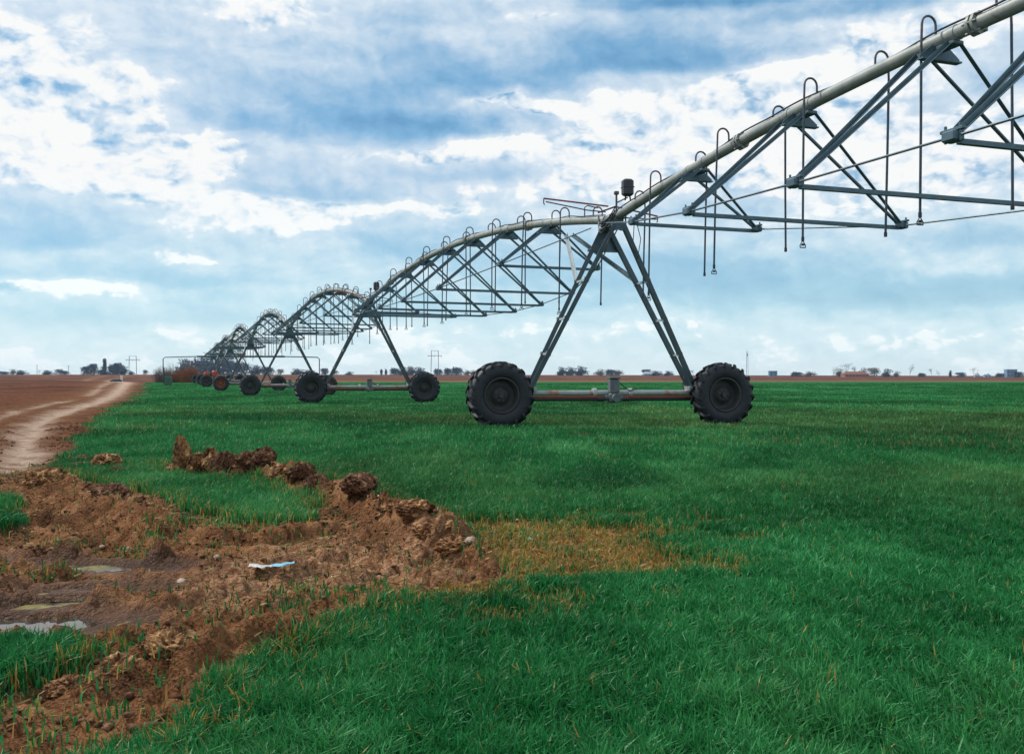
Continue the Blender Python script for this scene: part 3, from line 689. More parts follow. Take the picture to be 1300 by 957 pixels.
TL = ['nearest and largest grey steel A-frame tower on two black tractor tyres', 'second grey A-frame tower on two black tyres, left of the nearest tower',
      'third A-frame tower counted from the near one, right wheel with an orange rim', 'fourth A-frame tower counted from the near one, left wheel with an orange rim',
      'fifth small distant A-frame tower, just beyond the fourth tower', 'sixth tiny distant A-frame tower close to the red engine cart', 'farthest tiny A-frame tower at the end of the irrigation line']
roots = [proto]+[copy_tree(proto) for _ in range(6)]
for k, r in enumerate(roots):
    place_tower(k, r, TL[k], (math.radians(14.5) if k == 0 else TH-.02), ((False, False), (False, False), (False, True), (True, False), (False, False), (False, False), (False, False))[k])

BR = [(.145, 1.22, 1.02), (.272, 1.85, 1.60), (.392, 2.08, 1.86), (.5, 2.17, 1.94), (.615, 2.08, 1.86), (.735, 1.85, 1.60), (.86, 1.22, 1.02)]  # station, half width, depth under the pipe
HOOKN, HOOKF = None, None
def span(k0, rise, label, nmax=1.0, near=False, dz0=0, dz1=0):
    """span from tower k0 toward tower k0+1 (local y along the pipe, measured in metres); k0=-1 is built reversed from tower 0 toward the viewer"""
    a = tower_pos(0 if near else k0); b = (a-DIRV*23.127) if near else tower_pos(k0+1)
    zb = (a.z if near else b.z)-a.z; dv = (a-b) if near else (b-a); SL = math.hypot(dv.x, dv.y)
    root = empty('irrigation_span', a, math.atan2(-dv.x, dv.y)); tag(root, label, 'irrigation span', 'water pipe spans of the irrigation machine')
    sg = -1 if near else 1
    def pz(n): return PZ+zb*n+rise*4*n*(1-n)
    def P(n, x=0, dz=0): return Vector((x, sg*n*SL, pz(n)+dz))
    N = int(64*nmax); mb = MB(); n0 = .012
    mb.tube([P(n0+(nmax-n0-.012*(nmax == 1))*i/N) for i in range(N+1)], .088, 18 if near else 12)
    for f in (.205, .417, .63, .83):
        if f > nmax: continue
        for dn in (-.0016, .0016):
            p, q = P(f+dn-.0009), P(f+dn+.0009); mb.tube([p, q], .135, 8)
        for j in range(6):
            t = j*math.pi/3; o_ = Vector((math.cos(t)*.115, 0, math.sin(t)*.115)); mb.tube([P(f-.0045)+o_, P(f+.0045)+o_], .014, 6)
    for f, hw, dp in BR:
        if f > nmax: continue
        for dn in (-.011, .011): mb.tube([P(f+dn-.002), P(f+dn+.002)], .096, 14)
    mb.build('water_pipe', M['pipe'], root)
    # cable sagging along the top of the pipe
    mb = MB(); pts = []; NN = int(140*nmax)
    for i in range(NN+1):
        n = .01+(nmax-.02)*i/NN
        w = math.sin(n*2*math.pi*8.2); pts.append(P(n, -.055*math.sin(n*33)-.02, .098+.014*abs(w)-.02*(math.sin(n*33)**2)))
    mb.tube(pts, .013, 6, False); mb.build('electric_cable', M['black'], root)
    # trusses
    nodes = {-1: [], 1: []}
    for f, hw, dp in BR:
        if f > nmax: continue
        mb = MB(); c = P(f); nz_ = c.z-dp; hl = .26
        # plate hung across under the pipe
        for dy in (-hl*.75, hl*.75):
            pass
        mb.add([(x, c.y+dy, c.z+z) for dy in (-.006, .006) for x, z in ((-.13, -.07), (.13, -.07), (.30, -.20), (.30, -.25), (-.30, -.25), (-.30, -.20))],
               [(0, 5, 4, 3, 2, 1), (6, 7, 8, 9, 10, 11)]+[(i, (i+1) % 6, 6+(i+1) % 6, 6+i) for i in range(6)])
        mb.beam((-.30, c.y, c.z-.245), (.30, c.y, c.z-.245), .10, .02)
        mb.box((0, c.y, c.z-.11), .16, .62, .05, .01)
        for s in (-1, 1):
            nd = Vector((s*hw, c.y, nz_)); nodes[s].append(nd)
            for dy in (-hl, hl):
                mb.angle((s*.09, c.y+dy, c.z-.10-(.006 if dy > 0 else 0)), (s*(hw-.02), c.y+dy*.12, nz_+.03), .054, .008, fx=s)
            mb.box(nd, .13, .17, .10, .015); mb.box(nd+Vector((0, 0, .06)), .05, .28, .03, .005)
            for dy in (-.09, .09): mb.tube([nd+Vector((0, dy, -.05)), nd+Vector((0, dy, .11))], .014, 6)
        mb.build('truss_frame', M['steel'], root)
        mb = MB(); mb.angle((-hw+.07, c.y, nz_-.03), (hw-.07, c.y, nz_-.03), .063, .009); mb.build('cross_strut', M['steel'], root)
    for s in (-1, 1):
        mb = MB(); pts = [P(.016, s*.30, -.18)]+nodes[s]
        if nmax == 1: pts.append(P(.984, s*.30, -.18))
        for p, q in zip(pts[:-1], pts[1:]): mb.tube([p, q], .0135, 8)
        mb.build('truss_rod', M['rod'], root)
    # drops
    i = 0; rr = random.Random(50+k0)
    while True:
        n = .042+.0498*i-(.012 if near and i == 8 else 0); side = -1 if i % 2 else 1; i += 1
        if n > min(.965, nmax-.01): break
        c = P(n); W = .19; top = c.z+.19; yy = c.y
        zend = c.z-(c.z-PZ-zb*n)-1.32+rr.uniform(-.08, .08)- (.28 if n < .1 else 0)
        x0 = side*.03; x1 = side*(.03+W+.02); sw = rr.uniform(-.05, .05); sy_ = rr.uniform(-.08, .08)
        mb = MB(); pts = [(x0, yy, c.z+.05), (x0, yy, top)]+[(x0+(x1-x0)*(1-math.cos(t))/2, yy, top+W*.55*math.sin(t)) for t in [math.pi*q/8 for q in range(1, 8)]]+[(x1, yy, top), (x1+side*.01, yy, top-.28)]
        mb.tube(pts, .0155, 7); h = mb.build('gooseneck', M['hook'], root)
        mb = MB(); e = Vector((x1+side*.01, yy, top-.26)); bt = Vector((x1+sw, yy+sy_, zend)); mb.tube([e, e.lerp(bt, .5)+Vector((sw*.2, 0, 0)), bt], .0165, 7)
        mb.build('drop_hose', M['hose'], h)
        mb = MB(); mb.tube([bt, bt-Vector((0, 0, .06))], .022, 8)
        for q in ((-1, 1) if side < 0 else ()): mb.tube([bt-Vector((0, 0, .05)), bt+Vector((q*.048, 0, -.12)), bt+Vector((q*.042, 0, -.15))], .007, 5)
        if side < 0: mb.beam(bt+Vector((-.045, 0, -.15)), bt+Vector((.045, 0, -.15)), .02, .012); mb.lathe([(.0, .0), (.03, .0), (.012, .03)], bt-Vector((0, 0, .12)), 'z', 8)
        mb.build('nozzle', M['black'], h)
    return root
span(0, .87, 'nearest water pipe span rising out of the upper right of the picture', .72, near=True)
SLAB = ['arched pipe span between the nearest and second towers', 'arched pipe span between the second and third towers', 'arched pipe span between the third and fourth towers',
        'distant pipe span between the fourth and fifth towers', 'distant pipe span between the fifth and sixth towers', 'farthest pipe span ending at the last tower']
for k, rs in enumerate((.87, 1.3, 1.6, 1.65, 1.4, 1.2)): span(k, rs, SLAB[k])

# long overhead boom with hanging ends on a slim A-frame
def boom():
    d = 139.0; X = (307-650)/F*d; r = empty('overhead_boom', (X, d, gz(X, d)), .03); tag(r, 'long thin horizontal pipe on a slim A-frame with both ends bent down', 'boom')
    zt = H0+(HY-453.5)/F*d-gz(X, d); mb = MB(); xl = -(307-208)/F*d; xr = (405-307)/F*d
    mb.tube([(xl, 0, zt-.95*3.1), (xl, 0, zt-.25), (xl+.25, 0, zt), (-6, 0, zt+.1)], .07, 8); mb.tube([(-6, 0, zt+.1), (5.8, 0, zt+.1)], .13, 8); mb.tube([(5.8, 0, zt+.1), (xr-.25, 0, zt), (xr, 0, zt-.25), (xr, 0, zt-2.6)], .07, 8); mb.build('pipe', M['steel'], r)
    for s in (-1, 1): mb = MB(); mb.tube([(s*.15, 0, zt), (s*1.9, 0, .1)], .07, 6); mb.build('leg', M['leg'], r)
    mb = MB(); mb.box((0, -.1, zt+.15), .9, .4, .35, .05); mb.build('pump_head', M['redpaint'], r)
boom()
# engine cart
def cart():
    d = 131.0; X = (266-650)/F*d; r = empty('engine_cart', (X, d, gz(X, d)), TH); tag(r, 'red and black engine cart with an orange tank beside the farthest wheels', 'engine cart'); r.scale = (.72, .72, .72)
    mb = MB(); mb.box((0, 0, 1.05), 3.4, 1.6, .16, .03); mb.beam((-1.7, 0, .95), (-3.2, 0, .6), .12, .12); mb.build('chassis', M['leg'], r)
    mb = MB(); mb.box((-.45, 0, 1.72), 1.0, .9, .85, .08); mb.tube([(-.3, 0, 2.1), (-.3, 0, 2.6)], .05, 8); mb.build('engine', M['orange'], r)
    mb = MB(); mb.box((.95, 0, 1.85), .95, .9, 1.1, .12); mb.build('fuel_tank', M['orange'], r)
    mb = MB(); mb.box((.22, -.05, 1.6), .35, .9, .8, .05); mb.build('radiator', M['black'], r)
    for x in (-1.3, 1.3):
        for y in (-.9, .9): w = add_wheel(x, y, r, False, 1.0); w.scale = (.8, .8, .8); w.location.z = .52
cart()
def valve():
    X, Y = gp(214, 495); Y = 118; X = (214-650)/F*Y; r = empty('valve_box', (X, Y, gz(X, Y)), .1); tag(r, 'small dark green box on a post at the field corner', 'valve box')
    mb = MB(); mb.box((0, 0, .55), .75, .5, 1.0, .04); mb.build('cabinet', M['greenbox'], r)
    mb = MB(); mb.tube([(-.5, 0, -.1), (-.5, 0, 2.1)], .05, 8); mb.build('post', M['bark'], r)
valve()
def post(px, top, base, d, w, label):
    X = (px-650)/F*d; z0 = gz(X, d); h = (base-top)/F*d; mb = MB(); mb.box((0, 0, h/2-.1), w, w, h+.2, .04); mb.box((0, 0, h+.03), w*1.25, w*1.25, .08, .02)
    o = mb.build('marker_post', M['white'], loc=(X, d, z0)); tag(o, label, 'marker post')
post(154.5, 474, 482, 230, .40, 'short white concrete marker post beside the dirt track')
def heap(px, d, w, h, mat, label, cat, seed):
    import bmesh
    bm = bmesh.new(); bmesh.ops.create_icosphere(bm, subdivisions=4, radius=1)
    for v in bm.verts:
        k = 1+.5*(float(fbm(np.array(v.co.x*2.5+seed), np.array(v.co.y*2.5+v.co.z*2), 4, 300))-.5)*1.5; v.co = Vector((v.co.x*w/2*k, v.co.y*w*.3*k, max(-.1, v.co.z*h*k)))
    me = bpy.data.meshes.new(cat); bm.to_mesh(me); bm.free(); X = (px-650)/F*d; o = link(cat, me, M[mat]); o.location = (X, d, gz(X, d)); tag(o, label, cat.replace('_', ' ')); return o
heap(147, 225, 2.4, .55, 'fol_dark', 'low dark heap left of the white marker post', 'debris_heap', 1)

# ================================================================ VEGETATION AND FAR THINGS
def crown_mesh(seed, w, h, nleaf, size, z0=.25, lobes=7, shape='round'):
    r = np.random.default_rng(seed); cs = []
    for i in range(lobes):
        a = r.uniform(0, 6.28); q = r.uniform(0, .72); z = r.uniform(z0+.02, .80)
        k = 1-abs(z-.5)*.8
        if shape == 'spire': q *= .3*(1.15-z); 
        cs.append((math.cos(a)*q*w/2*k, math.sin(a)*q*w/2*k, z*h, r.uniform(.34, .5)*w/2*(1 if shape != 'spire' else .8), r.uniform(.17, .27)*h))
    V = []
    for j in range(nleaf):
        c = cs[j % lobes]; v = r.normal(size=3); v /= np.linalg.norm(v)+1e-9; q = r.uniform(.45, 1.05)
        p = np.array([c[0]+v[0]*q*c[3]*1.25, c[1]+v[1]*q*c[3]*1.25, c[2]+v[2]*q*c[4]*1.15]); s = size*r.uniform(.6, 1.4)
        a, b = r.normal(size=3), r.normal(size=3); a *= s/np.linalg.norm(a); b *= s/np.linalg.norm(b); V += [p-a*.6, p+a*.6, p+b]
    return np_mesh('crown', np.array(V), np.arange(len(V)), 3)
def twig_mesh(seed, w, h, depth=5, r0=.02, up=.5, name='crown'):
    """bare branching crown: many tapered twigs"""
    r = random.Random(seed); mb = MB()
    def br(p, d, ln, rad, k):
        q = p+d*ln; mb.tube([p, q], rad, 4 if k > 1 else 3, False, [rad, rad*.6])
        if k <= 0: return
        for i in range(3 if k > 1 else 4):
            nd = (d+Vector((r.uniform(-1, 1)*w, r.uniform(-1, 1)*w, r.uniform(-.3, .7)*up))).normalized(); br(p+d*ln*r.uniform(.45, 1), nd, ln*r.uniform(.55, .85), rad*.6, k-1)
    br(Vector((0, 0, 0)), Vector((0, 0, 1)), h*.32, r0*h, depth)
    me = mb.mesh(name); return me
protos = {}
def proto_tree(kind, seed):
    key = (kind, seed)
    if key in protos: return protos[key]
    root = empty('tree', (0, 0, -500)); tr = MB()
    if kind in ('bush', 'dark', 'brown', 'spire'):
        w, h = {'bush': (11, 7.5), 'dark': (11, 8.0), 'brown': (9, 8.0), 'spire': (3.6, 11)}[kind]
        me = crown_mesh(seed, w, h, 1500 if kind != 'spire' else 700, .62 if kind != 'brown' else .42, .02 if kind in ('bush', 'dark') else .15, 12, 'spire' if kind == 'spire' else 'round')
        link('crown', me, M[{'bush': 'fol_grey', 'dark': 'fol_dark', 'brown': 'fol_brown', 'spire': 'fol_grey'}[kind]], root)
        tr.tube([(0, 0, -.5), (.1, 0, h*.4), (.2, .1, h*.8)], .2, 6, True, [.26, .18, .06])
        for i in range(6): a = i*1.1+seed; tr.tube([(0, 0, h*.25+i*.3), (math.cos(a)*w*.28, math.sin(a)*w*.28, h*.55+i*.25)], .08, 4, False, [.1, .03])
        tr.build('trunk', M['bark'], root)
    elif kind == 'bare':
        o = link('crown', twig_mesh(seed, .75, 10, 5, .012, .8), M['fol_brown'], root); o.location.z = .9
        tr.tube([(0, 0, -.5), (0, 0, 1.1)], .16, 6); tr.build('trunk', M['bark'], root)
    protos[key] = root; return root
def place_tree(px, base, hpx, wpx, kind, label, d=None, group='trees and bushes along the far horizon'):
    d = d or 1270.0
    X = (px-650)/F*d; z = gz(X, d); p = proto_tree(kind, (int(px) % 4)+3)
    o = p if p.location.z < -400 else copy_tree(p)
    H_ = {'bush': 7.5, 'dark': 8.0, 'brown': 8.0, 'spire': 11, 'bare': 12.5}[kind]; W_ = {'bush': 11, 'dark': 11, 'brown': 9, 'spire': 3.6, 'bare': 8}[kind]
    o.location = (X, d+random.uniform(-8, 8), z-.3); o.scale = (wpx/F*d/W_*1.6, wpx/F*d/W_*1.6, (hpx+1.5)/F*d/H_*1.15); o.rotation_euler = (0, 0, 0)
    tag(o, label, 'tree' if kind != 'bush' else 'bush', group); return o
T = []
def row(lst, base):
    for t in lst: T.append(t)
L_ = 'far bare blue-grey trees'
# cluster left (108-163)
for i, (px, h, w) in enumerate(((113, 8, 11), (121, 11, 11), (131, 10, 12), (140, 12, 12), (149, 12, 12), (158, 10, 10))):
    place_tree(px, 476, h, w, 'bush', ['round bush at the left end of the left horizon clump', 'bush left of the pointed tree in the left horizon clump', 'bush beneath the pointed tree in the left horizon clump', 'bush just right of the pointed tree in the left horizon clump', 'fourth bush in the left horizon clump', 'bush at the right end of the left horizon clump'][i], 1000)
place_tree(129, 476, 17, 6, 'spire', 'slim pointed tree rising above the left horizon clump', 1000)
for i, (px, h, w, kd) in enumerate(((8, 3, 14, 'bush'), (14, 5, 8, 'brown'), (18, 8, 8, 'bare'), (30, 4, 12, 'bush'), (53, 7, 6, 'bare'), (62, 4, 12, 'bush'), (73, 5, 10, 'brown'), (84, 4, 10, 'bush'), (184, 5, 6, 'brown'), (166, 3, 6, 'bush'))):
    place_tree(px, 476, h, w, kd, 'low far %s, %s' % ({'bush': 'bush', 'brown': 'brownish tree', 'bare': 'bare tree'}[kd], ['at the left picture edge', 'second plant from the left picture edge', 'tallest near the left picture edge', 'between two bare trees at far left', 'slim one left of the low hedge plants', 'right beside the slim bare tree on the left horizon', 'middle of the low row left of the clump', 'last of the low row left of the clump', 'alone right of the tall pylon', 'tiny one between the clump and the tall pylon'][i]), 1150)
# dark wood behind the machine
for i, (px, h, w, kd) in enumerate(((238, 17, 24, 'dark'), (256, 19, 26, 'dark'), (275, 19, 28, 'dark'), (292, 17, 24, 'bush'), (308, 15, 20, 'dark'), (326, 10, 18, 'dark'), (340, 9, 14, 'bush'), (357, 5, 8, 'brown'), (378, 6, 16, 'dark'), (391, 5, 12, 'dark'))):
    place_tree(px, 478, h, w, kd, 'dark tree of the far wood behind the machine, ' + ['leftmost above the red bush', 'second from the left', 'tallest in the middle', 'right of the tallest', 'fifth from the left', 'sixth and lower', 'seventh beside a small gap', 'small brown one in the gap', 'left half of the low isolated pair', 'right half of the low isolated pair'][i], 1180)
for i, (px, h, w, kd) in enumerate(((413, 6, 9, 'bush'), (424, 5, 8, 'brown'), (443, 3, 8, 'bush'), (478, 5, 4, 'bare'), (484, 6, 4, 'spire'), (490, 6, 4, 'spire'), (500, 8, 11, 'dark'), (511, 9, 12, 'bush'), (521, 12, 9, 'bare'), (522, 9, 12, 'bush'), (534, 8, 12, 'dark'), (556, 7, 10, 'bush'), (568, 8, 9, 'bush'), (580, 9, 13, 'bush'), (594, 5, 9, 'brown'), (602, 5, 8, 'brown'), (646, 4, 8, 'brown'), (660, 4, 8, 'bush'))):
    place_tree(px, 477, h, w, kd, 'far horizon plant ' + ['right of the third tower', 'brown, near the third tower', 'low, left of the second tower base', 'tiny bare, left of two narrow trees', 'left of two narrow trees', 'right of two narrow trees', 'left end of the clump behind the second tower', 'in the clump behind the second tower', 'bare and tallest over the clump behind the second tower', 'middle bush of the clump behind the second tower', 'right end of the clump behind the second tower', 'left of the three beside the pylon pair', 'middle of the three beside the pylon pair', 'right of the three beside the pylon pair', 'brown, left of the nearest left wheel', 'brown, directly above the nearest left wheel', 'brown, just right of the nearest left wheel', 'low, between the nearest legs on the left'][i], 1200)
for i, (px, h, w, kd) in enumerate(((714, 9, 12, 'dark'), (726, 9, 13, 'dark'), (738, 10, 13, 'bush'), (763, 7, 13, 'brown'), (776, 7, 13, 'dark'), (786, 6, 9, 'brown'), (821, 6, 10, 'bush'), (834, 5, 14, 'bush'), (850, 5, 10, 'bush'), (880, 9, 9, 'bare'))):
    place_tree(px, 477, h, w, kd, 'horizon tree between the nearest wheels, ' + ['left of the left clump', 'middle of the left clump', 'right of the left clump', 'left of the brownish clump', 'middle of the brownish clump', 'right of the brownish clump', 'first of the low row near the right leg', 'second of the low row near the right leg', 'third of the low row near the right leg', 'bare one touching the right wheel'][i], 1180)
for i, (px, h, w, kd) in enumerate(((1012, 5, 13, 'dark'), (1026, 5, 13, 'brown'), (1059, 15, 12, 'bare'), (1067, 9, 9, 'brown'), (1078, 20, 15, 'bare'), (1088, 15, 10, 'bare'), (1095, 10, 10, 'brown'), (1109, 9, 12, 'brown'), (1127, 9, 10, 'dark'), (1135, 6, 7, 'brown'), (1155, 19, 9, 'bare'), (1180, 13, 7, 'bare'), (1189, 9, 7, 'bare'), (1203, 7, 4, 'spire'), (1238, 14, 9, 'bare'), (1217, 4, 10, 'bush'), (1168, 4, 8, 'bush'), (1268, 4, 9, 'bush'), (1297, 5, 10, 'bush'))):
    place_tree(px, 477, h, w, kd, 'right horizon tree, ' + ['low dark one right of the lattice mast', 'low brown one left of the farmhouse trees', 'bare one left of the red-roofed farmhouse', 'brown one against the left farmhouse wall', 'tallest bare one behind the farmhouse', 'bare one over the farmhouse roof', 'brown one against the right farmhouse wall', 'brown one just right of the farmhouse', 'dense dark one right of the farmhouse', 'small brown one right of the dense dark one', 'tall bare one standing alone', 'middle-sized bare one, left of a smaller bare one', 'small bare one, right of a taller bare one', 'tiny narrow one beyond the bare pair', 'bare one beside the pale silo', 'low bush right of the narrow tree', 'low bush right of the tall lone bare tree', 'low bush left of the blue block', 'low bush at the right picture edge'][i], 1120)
# reddish bushes by the engine cart
def twig_bush(px, d, w, h, mat, seed, label, n=520):
    r = random.Random(seed); mb = MB(); X = (px-650)/F*d
    for i in range(n):
        a = r.uniform(0, 6.28); q = math.sqrt(r.random()); x = math.cos(a)*q*w/2; y = math.sin(a)*q*w/2*.8
        hh = h*(1-.45*q*q)*r.uniform(.45, 1.05); lx = x*.12+r.uniform(-.3, .3); ly = r.uniform(-.3, .3)
        m_ = Vector((x+lx*.5, y+ly*.5, hh*.55)); e = Vector((x+lx, y+ly, hh)); mb.tube([(x*.9, y*.9, -.1), m_, e], .02, 3, False, [.022, .014, .006])
        for j in range(3): mb.tube([m_.lerp(e, j/3.), m_.lerp(e, j/3.)+Vector((r.uniform(-.5, .5), r.uniform(-.5, .5), r.uniform(.15, .6)))], .012, 3, False, [.011, .006])
    root = empty('bush', (X, d, gz(X, d))); tag(root, label, 'bush', 'leafless bushes at the far left corner of the crop')
    mb.build('twigs', M[mat], root); s = MB()
    for i in range(9): s.tube([(r.uniform(-w*.2, w*.2), r.uniform(-.5, .5), -.1), (r.uniform(-w*.35, w*.35), r.uniform(-.7, .7), h*.55)], .05, 4, False, [.06, .03])
    s.build('stems', M[mat], root)
twig_bush(241, 168, 3.6, 3.0, 'twig_red', 2, 'dense rusty red bush just left of the engine cart', 430)
twig_bush(228, 172, 2.8, 2.4, 'twig_red', 3, 'lower rusty red bush left of the dense one', 330)
twig_bush(205, 170, 2.8, 3.2, 'twig_grey', 4, 'sparse brownish bush leftmost of the five bushes', 170)
twig_bush(217, 176, 2.4, 3.6, 'twig_grey', 5, 'taller thin twiggy bush behind the green box', 150)
twig_bush(236, 176, 3.4, 4.6, 'twig_grey', 6, 'tall thin twigs standing above the red bush', 90)

def pylon(px, top, d, kind, label):
    X = (px-650)/F*d; z = gz(X, d); h = H0+(HY-top)/F*d-z; r = empty('power_pylon' if kind != 'mast' else 'lattice_mast', (X, d, z)); mb = MB()
    if kind == 'portal':
        for s in (-1, 1): mb.tube([(s*3.4, 0, -.5), (s*3.0, 0, h)], .28, 6)
        mb.build('pole', M['farsteel'], r); mb = MB(); mb.beam((-6.3, 0, h*.80), (6.3, 0, h*.80), .35, .45); mb.beam((-3.4, 0, h*.99), (3.4, 0, h*.99), .2, .25)
        for x in (-5.8, 0, 5.8): mb.tube([(x, 0, h*.80), (x, 0, h*.72)], .12, 5)
        mb.build('crossarm', M['farsteel'], r)
    elif kind == 'mast':
        w = 1.1
        for i, j in ((-1, -1), (1, -1), (0, 1)): mb.tube([(i*w, j*w, -.5), (i*w*.5, j*w*.5, h)], .12, 4)
        for q in range(12):
            z0, z1 = h*q/12, h*(q+1)/12; mb.tube([(-w*(1-q/24), -w*(1-q/24), z0), (w*(1-(q+1)/24), -w*(1-(q+1)/24), z1)], .07, 3, False)
        mb.build('lattice', M['farsteel'], r); mb = MB(); mb.box((0, -.9, h*.86), 1.6, .4, 2.2, .1); mb.tube([(0, 0, h), (0, 0, h+3)], .08, 4); mb.build('antenna', M['farpale'], r)
    else:
        mb.tube([(0, 0, -.3), (0, 0, h)], .22, 6); mb.build('pole', M['farsteel'], r); mb = MB(); mb.beam((-1.1, 0, h*.93), (1.1, 0, h*.93), .2, .2); mb.build('crossarm', M['farsteel'], r)
    tag(r, label, 'pylon' if kind != 'mast' else 'mast')
pylon(168.5, 452, 900, 'portal', 'two-legged power pylon on the left horizon right of the dark clump')
pylon(552, 445, 900, 'portal', 'two-legged power pylon on the horizon between the first two towers')
pylon(948.5, 446, 1000, 'mast', 'thin lattice radio mast on the horizon right of the nearest tower')
pylon(307.5, 458, 900, 'mast', 'pale lattice mast behind the fourth tower')
pylon(47, 463, 900, 'pole', 'thin utility pole on the left horizon nearer the picture edge')
pylon(87, 464, 900, 'pole', 'thin utility pole on the left horizon near the dark clump')
def house(px, w, hpx, d, label, name='farmhouse', wall='brick', roof='rooft', gable=True, base=477):
    X = (px-650)/F*d; z = gz(X, d); W = w/F*d; h = hpx/F*d; r = empty(name, (X, d, z-.3)); tag(r, label, name.replace('_', ' ')); D_ = W*.6
    hw = h*.5 if gable else h; mb = MB(); mb.box((0, 0, hw/2), W, D_, hw); wl = mb.build('wall', M[wall], r)
    n = max(2, int(W/3.5))
    for i in range(n):
        for zz in ([hw*.55] if hw < 5 else [hw*.3, hw*.7]):
            mb = MB(); x = -W/2+W*(i+.5)/n; mb.box((x, -D_/2-.03, zz), 1.1, .1, 1.3); mb.build('window', M['glass'], r)
    mb = MB()
    if gable:
        o_ = .5; P = [(-W/2-o_, -D_/2-o_, hw), (W/2+o_, -D_/2-o_, hw), (W/2+o_, D_/2+o_, hw), (-W/2-o_, D_/2+o_, hw), (-W/2+W*.12, 0, h), (W/2-W*.12, 0, h)]
        mb.add(P, [(0, 1, 5, 4), (1, 2, 5), (2, 3, 4, 5), (3, 0, 4), (3, 2, 1, 0)]); rf = mb.build('roof', M[roof], r)
        mb = MB(); mb.box((W*.2, 0, h), .7, .7, 1.8); mb.build('chimney', M['brick'], rf)
    else: mb.box((0, 0, h+.2), W+.6, D_+.6, .4); mb.build('roof', M[roof], r)
house(1085, 30, 7.5, 1080, 'red-roofed farmhouse among bare trees on the right horizon')
house(1283, 13, 10, 1130, 'square blue-grey block at the right end of the horizon', 'building', 'farblue', 'farpale', False)
house(1275, 5, 5, 1140, 'low pale annex left of the square blue-grey block', 'building', 'farpale', 'farpale', False)
house(981, 10, 7, 1150, 'small pale blue building right of the lattice mast', 'building', 'farblue', 'farpale', False)
house(1240, 6, 5, 1150, 'tiny pale building between two bare trees at right', 'building', 'farpale', 'farpale', True)
house(822, 9, 6, 1150, 'small blue-white building seen under the nearest right leg', 'building', 'farblue', 'farpale', True)
house(1253, 8, 4, 1160, 'low pale shed left of the annex at right', 'shed', 'farpale', 'farblue', True)
# drop the prototypes that were never placed
for key, p in protos.items():
    if p.location.z < -400:
        for ch in list(p.children): bpy.data.objects.remove(ch)
        bpy.data.objects.remove(p)

# ================================================================ HAZE
mb = MB(); mb.box((0, 1450, 23), 4200, 3200, 48.3)
hz = mb.build('haze', []) if False else link('haze', mb.mesh('haze'), [])
hm = bpy.data.materials.new('thin_air_haze'); hm.use_nodes = True; nt = hm.node_tree; nt.nodes.remove(nt.nodes['Principled BSDF'])
pv = nt.nodes.new('ShaderNodeVolumePrincipled'); pv.inputs['Color'].default_value = (.72, .86, 1, 1); pv.inputs['Density'].default_value = .00008; pv.inputs['Anisotropy'].default_value = .2
L(nt, pv.outputs[0], nt.nodes['Material Output'].inputs['Volume']); hz.data.materials.append(hm); tag(hz, kind='stuff')

# ================================================================ SKY
SUN_AZ = math.radians(-62); SUN_EL = math.radians(47)          # azimuth from +Y toward +X
w = bpy.data.worlds.new('World'); scene.world = w; w.use_nodes = True; nt = w.node_tree; bg = nt.nodes['Background']
sky = nt.nodes.new('ShaderNodeTexSky'); sky.sky_type = 'NISHITA'; sky.sun_disc = False; sky.sun_elevation = SUN_EL; sky.sun_rotation = SUN_AZ; sky.air_density = 1.0; sky.dust_density = .6; sky.ozone_density = 1.5
tc = nt.nodes.new('ShaderNodeTexCoord'); sp = nt.nodes.new('ShaderNodeSeparateXYZ'); L(nt, tc.outputs['Generated'], sp.inputs[0])
az = mth(nt, 'ARCTAN2', sp.outputs[0], sp.outputs[1]); el = mth(nt, 'ARCSINE', sp.outputs[2])
def comb(a, b, c=0.0):
    n = nt.nodes.new('ShaderNodeCombineXYZ')
    for i, v in enumerate((a, b, c)):
        if isinstance(v, (int, float)): n.inputs[i].default_value = v
        else: L(nt, v, n.inputs[i])
    return n.outputs[0]
def vmath(op, a, b, c=None):
    n = nt.nodes.new('ShaderNodeVectorMath'); n.operation = op
    for i, v in enumerate((a, b, c)):
        if v is None: continue
        if isinstance(v, tuple): n.inputs[i].default_value = v
        else: L(nt, v, n.inputs[i])
    return n
q0 = comb(az, el)
elc = mth(nt, 'MAXIMUM', el, 0.0)
# clouds get flatter toward the horizon: stretch by a compressed elevation
ce = mth(nt, 'LOGARITHM', mth(nt, 'ADD', elc, .10), 2.718)
cp = comb(mth(nt, 'DIVIDE', az, mth(nt, 'ADD', elc, .16)), mth(nt, 'MULTIPLY', ce, 3.2))
def tnoise(vec, scale, detail, rough, out='Fac', dist=0):
    n = nt.nodes.new('ShaderNodeTexNoise'); n.inputs['Scale'].default_value = scale; n.inputs['Detail'].default_value = detail; n.inputs['Roughness'].default_value = rough; n.inputs['Distortion'].default_value = dist
    L(nt, vec, n.inputs['Vector']); return n.outputs[out]
qs = vmath('MULTIPLY', q0, (1, 1.6, 1)).outputs[0]
wv = vmath('SUBTRACT', tnoise(qs, 11, 8, .62, 'Color'), (.5, .5, .5)).outputs[0]
qw = vmath('MULTIPLY_ADD', wv, (.10, .055, 0), q0).outputs[0]
qd = vmath('MULTIPLY_ADD', wv, (.16, .022, 0), q0).outputs[0]
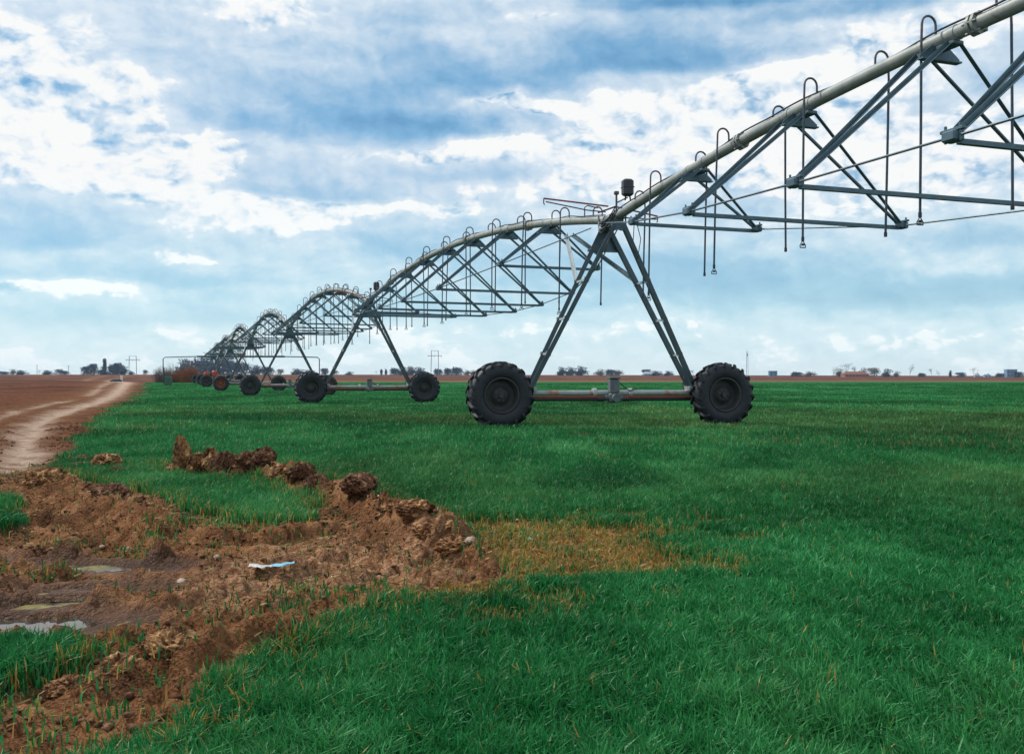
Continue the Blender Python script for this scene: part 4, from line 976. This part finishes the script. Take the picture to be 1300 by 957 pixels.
def blobs(lst, src, flat=False):
    acc = None
    for (x, y, rx, ry, a) in lst:
        ax = math.atan((x-650)/F); ee = math.atan((HY-y)*math.cos(ax)/F); sx, sy = F/rx, F/ry
        v = vmath('MULTIPLY_ADD', src, (sx, sy, 0), (-ax*sx, -ee*sy, 0)).outputs[0]
        if flat: v = vmath('MULTIPLY_ADD', vmath('MINIMUM', v, (1e3, 0, 0)).outputs[0], (0, 1.9, 0), v).outputs[0]     # flat cloud base
        d = vmath('DOT_PRODUCT', v, v).outputs['Value']
        g = mth(nt, 'POWER', .3679, d)
        acc = mth(nt, 'MULTIPLY', g, a) if acc is None else mth(nt, 'MULTIPLY_ADD', g, a, acc)
    return acc
DARK = [(470, 140, 150, 34, .75), (430, 172, 190, 16, .35), (560, 165, 70, 14, .5), (600, 110, 130, 24, .45), (250, 128, 60, 30, .2), (520, 60, 150, 22, .35), (560, 20, 120, 18, .25), (860, 74, 150, 20, 1.0), (760, 45, 120, 24, .40),
        (900, -4, 170, 16, 1.0), (1080, 8, 150, 14, .6), (640, 100, 120, 14, .3), (300, 150, 70, 14, .25), (60, 298, 85, 18, .75), (520, 305, 85, 34, .5), (395, 240, 110, 12, .5), (330, 215, 80, 14, .25), (700, 110, 40, 30, .2), (150, 60, 150, 50, .25), (30, 340, 60, 12, .3),
        (1130, 372, 260, 26, .62), (900, 345, 130, 30, .55), (700, 340, 120, 30, .40), (1240, 300, 90, 14, .30), (560, 390, 150, 20, .25), (200, 350, 160, 14, .40), (150, 400, 200, 14, .22), (640, 215, 60, 14, .3), (1280, 90, 60, 30, .25), (560, 220, 90, 12, .3), (950, 270, 70, 14, .3), (420, 395, 100, 14, .25), (80, 455, 300, 12, -.08)]
LITE = [(20, 100, 90, 60, .12), (120, 60, 120, 30, .12), (560, 190, 120, 12, .3), (1000, 110, 110, 26, .3), (600, 30, 90, 12, .25), (50, 90, 100, 70, .38), (170, 110, 90, 26, .38), (190, 205, 110, 32, .55), (60, 205, 60, 26, .45), (272, 180, 14, 34, .65), (270, 200, 30, 22, .3), (700, 128, 110, 12, .75), (620, 130, 60, 10, .4), (565, 262, 26, 9, .65), (590, 252, 16, 10, .5), (420, 262, 120, 14, .45),
        (330, 275, 110, 14, .35), (820, 190, 130, 50, .42), (860, 215, 60, 24, .25), (1060, 70, 110, 34, .50), (1230, 195, 120, 40, .50), (1030, 190, 120, 40, .35), (340, 18, 110, 24, .35), (700, 20, 60, 18, .3), (1270, 30, 80, 30, .3), (75, 360, 80, 14, .28), (40, 335, 30, 12, .2),
        (230, 325, 50, 9, .45), (600, 200, 60, 24, .35), (740, 215, 100, 34, .25), (640, 60, 60, 20, .3), (1050, 265, 110, 16, .3), (680, 185, 60, 10, .3), (1000, 320, 90, 8, .3), (1200, 335, 90, 8, .22), (480, 420, 200, 10, .12)]
bD = blobs([(x, y+ry*.35, rx, ry*1.45, a) for x, y, rx, ry, a in DARK], qd, True); bL = blobs(LITE, qw)
big = tnoise(cp, 1.3, 9, .58, 'Fac', .2)
def puffs(off, sc=17, det=8):
    p = vmath('ADD', vmath('MULTIPLY_ADD', wv, (.05, .05, 0), qs).outputs[0], off).outputs[0]
    n = nt.nodes.new('ShaderNodeTexVoronoi'); n.feature = 'F1'; n.voronoi_dimensions = '2D'; n.inputs['Scale'].default_value = 15; n.inputs['Detail'].default_value = 3
    n.inputs['Roughness'].default_value = .62; n.inputs['Lacunarity'].default_value = 2.1; n.normalize = True
    L(nt, p, n.inputs['Vector'])
    return mth(nt, 'ADD', mth(nt, 'MULTIPLY', tnoise(p, sc*.8, det, .55), .6), mth(nt, 'MULTIPLY', mth(nt, 'SUBTRACT', .85, n.outputs['Distance']), .5))
pa = puffs((0, 0, 0)); pb = puffs((.007, .013, 0))
relief = mth(nt, 'SUBTRACT', pa, pb)                           # lit shoulders of the billows
wisp = tnoise(vmath('MULTIPLY', q0, (1, 4.2, 1)).outputs[0], 12, 7, .58)
field = mth(nt, 'SUBTRACT', mth(nt, 'MULTIPLY', bL, 1.25), mth(nt, 'MULTIPLY', bD, 1.6))
field = mth(nt, 'ADD', field, mth(nt, 'MULTIPLY', mth(nt, 'SUBTRACT', big, .5), .75))
field = mth(nt, 'ADD', field, mth(nt, 'MULTIPLY', mth(nt, 'SUBTRACT', pa, .5), 1.0))
field = mth(nt, 'ADD', field, mth(nt, 'MULTIPLY', mth(nt, 'SUBTRACT', wisp, .5), .25))
# heaped cumulus edges: a steep step of the field where it is bright
edge = mth(nt, 'SMOOTH_MIN', 1.0, mth(nt, 'MAXIMUM', mth(nt, 'MULTIPLY_ADD', field, 6.5, -.9), 0.0), .3)
val = mth(nt, 'MULTIPLY_ADD', field, .27, .530)
val = mth(nt, 'ADD', val, mth(nt, 'MULTIPLY', edge, .13))
val = mth(nt, 'ADD', val, mth(nt, 'MULTIPLY', mth(nt, 'MULTIPLY', relief, mth(nt, 'MULTIPLY_ADD', edge, 1.6, .3)), 2.0))
cloud = ramp(nt, val, [(.05, (.10, .29, .50)), (.22, (.20, .42, .63)), (.42, (.42, .58, .73)), (.58, (.62, .72, .81)), (.72, (.74, .80, .85)), (.90, (.86, .87, .87))])
cloud_low = ramp(nt, val, [(.1, (.26, .50, .68)), (.4, (.40, .65, .78)), (.58, (.60, .78, .85)), (.75, (.86, .92, .93))])
kl = mth(nt, 'SUBTRACT', 1.0, mth(nt, 'DIVIDE', mth(nt, 'SUBTRACT', el, .07), .12, clamp=True))
cloud = mix(nt, kl, cloud, cloud_low)
kh = mth(nt, 'POWER', mth(nt, 'SUBTRACT', 1.0, mth(nt, 'DIVIDE', elc, .085, clamp=True)), 1.3)
cloud = mix(nt, mth(nt, 'MULTIPLY', kh, .8), cloud, (.74, .85, .89))
skyc = vmath('MULTIPLY', sky.outputs[0], (.085, .10, .11)).outputs[0]
cov = ramp(nt, val, [(.25, (.72,)*3), (.5, (.9,)*3), (.75, (1,)*3)])
fin = mix(nt, cov, skyc, cloud)
# far from the viewed quarter (overhead and behind) the cover is thinner and darker
L(nt, fin, bg.inputs[0]); bg.inputs[1].default_value = 1.0
w.cycles.sampling_method = 'MANUAL'; w.cycles.sample_map_resolution = 512

sl = bpy.data.lights.new('sun', 'SUN'); sl.energy = 3.3; sl.angle = math.radians(3); sl.color = (1, .95, .88); so = bpy.data.objects.new('sun', sl); C.objects.link(so)
sd = Vector((math.sin(SUN_AZ)*math.cos(SUN_EL), math.cos(SUN_AZ)*math.cos(SUN_EL), math.sin(SUN_EL))); so.rotation_euler = sd.to_track_quat('Z', 'Y').to_euler(); so.location = sd*50

cam = bpy.data.cameras.new('camera'); co = bpy.data.objects.new('camera', cam); C.objects.link(co); co.location = (0, 0, H0); co.rotation_euler = (math.radians(90), 0, 0)
cam.sensor_width = 36; cam.lens = 36*F/1300; cam.shift_y = (HY-478.5)/1300; cam.clip_start = .05; cam.clip_end = 8000
scene.camera = co
vs = scene.view_settings; vs.view_transform = 'Standard'; vs.look = 'None'; vs.exposure = 0.15; vs.gamma = 1
scene.cycles.max_bounces = 6; scene.cycles.diffuse_bounces = 3; scene.cycles.glossy_bounces = 3; scene.cycles.volume_bounces = 0; scene.cycles.transparent_max_bounces = 8
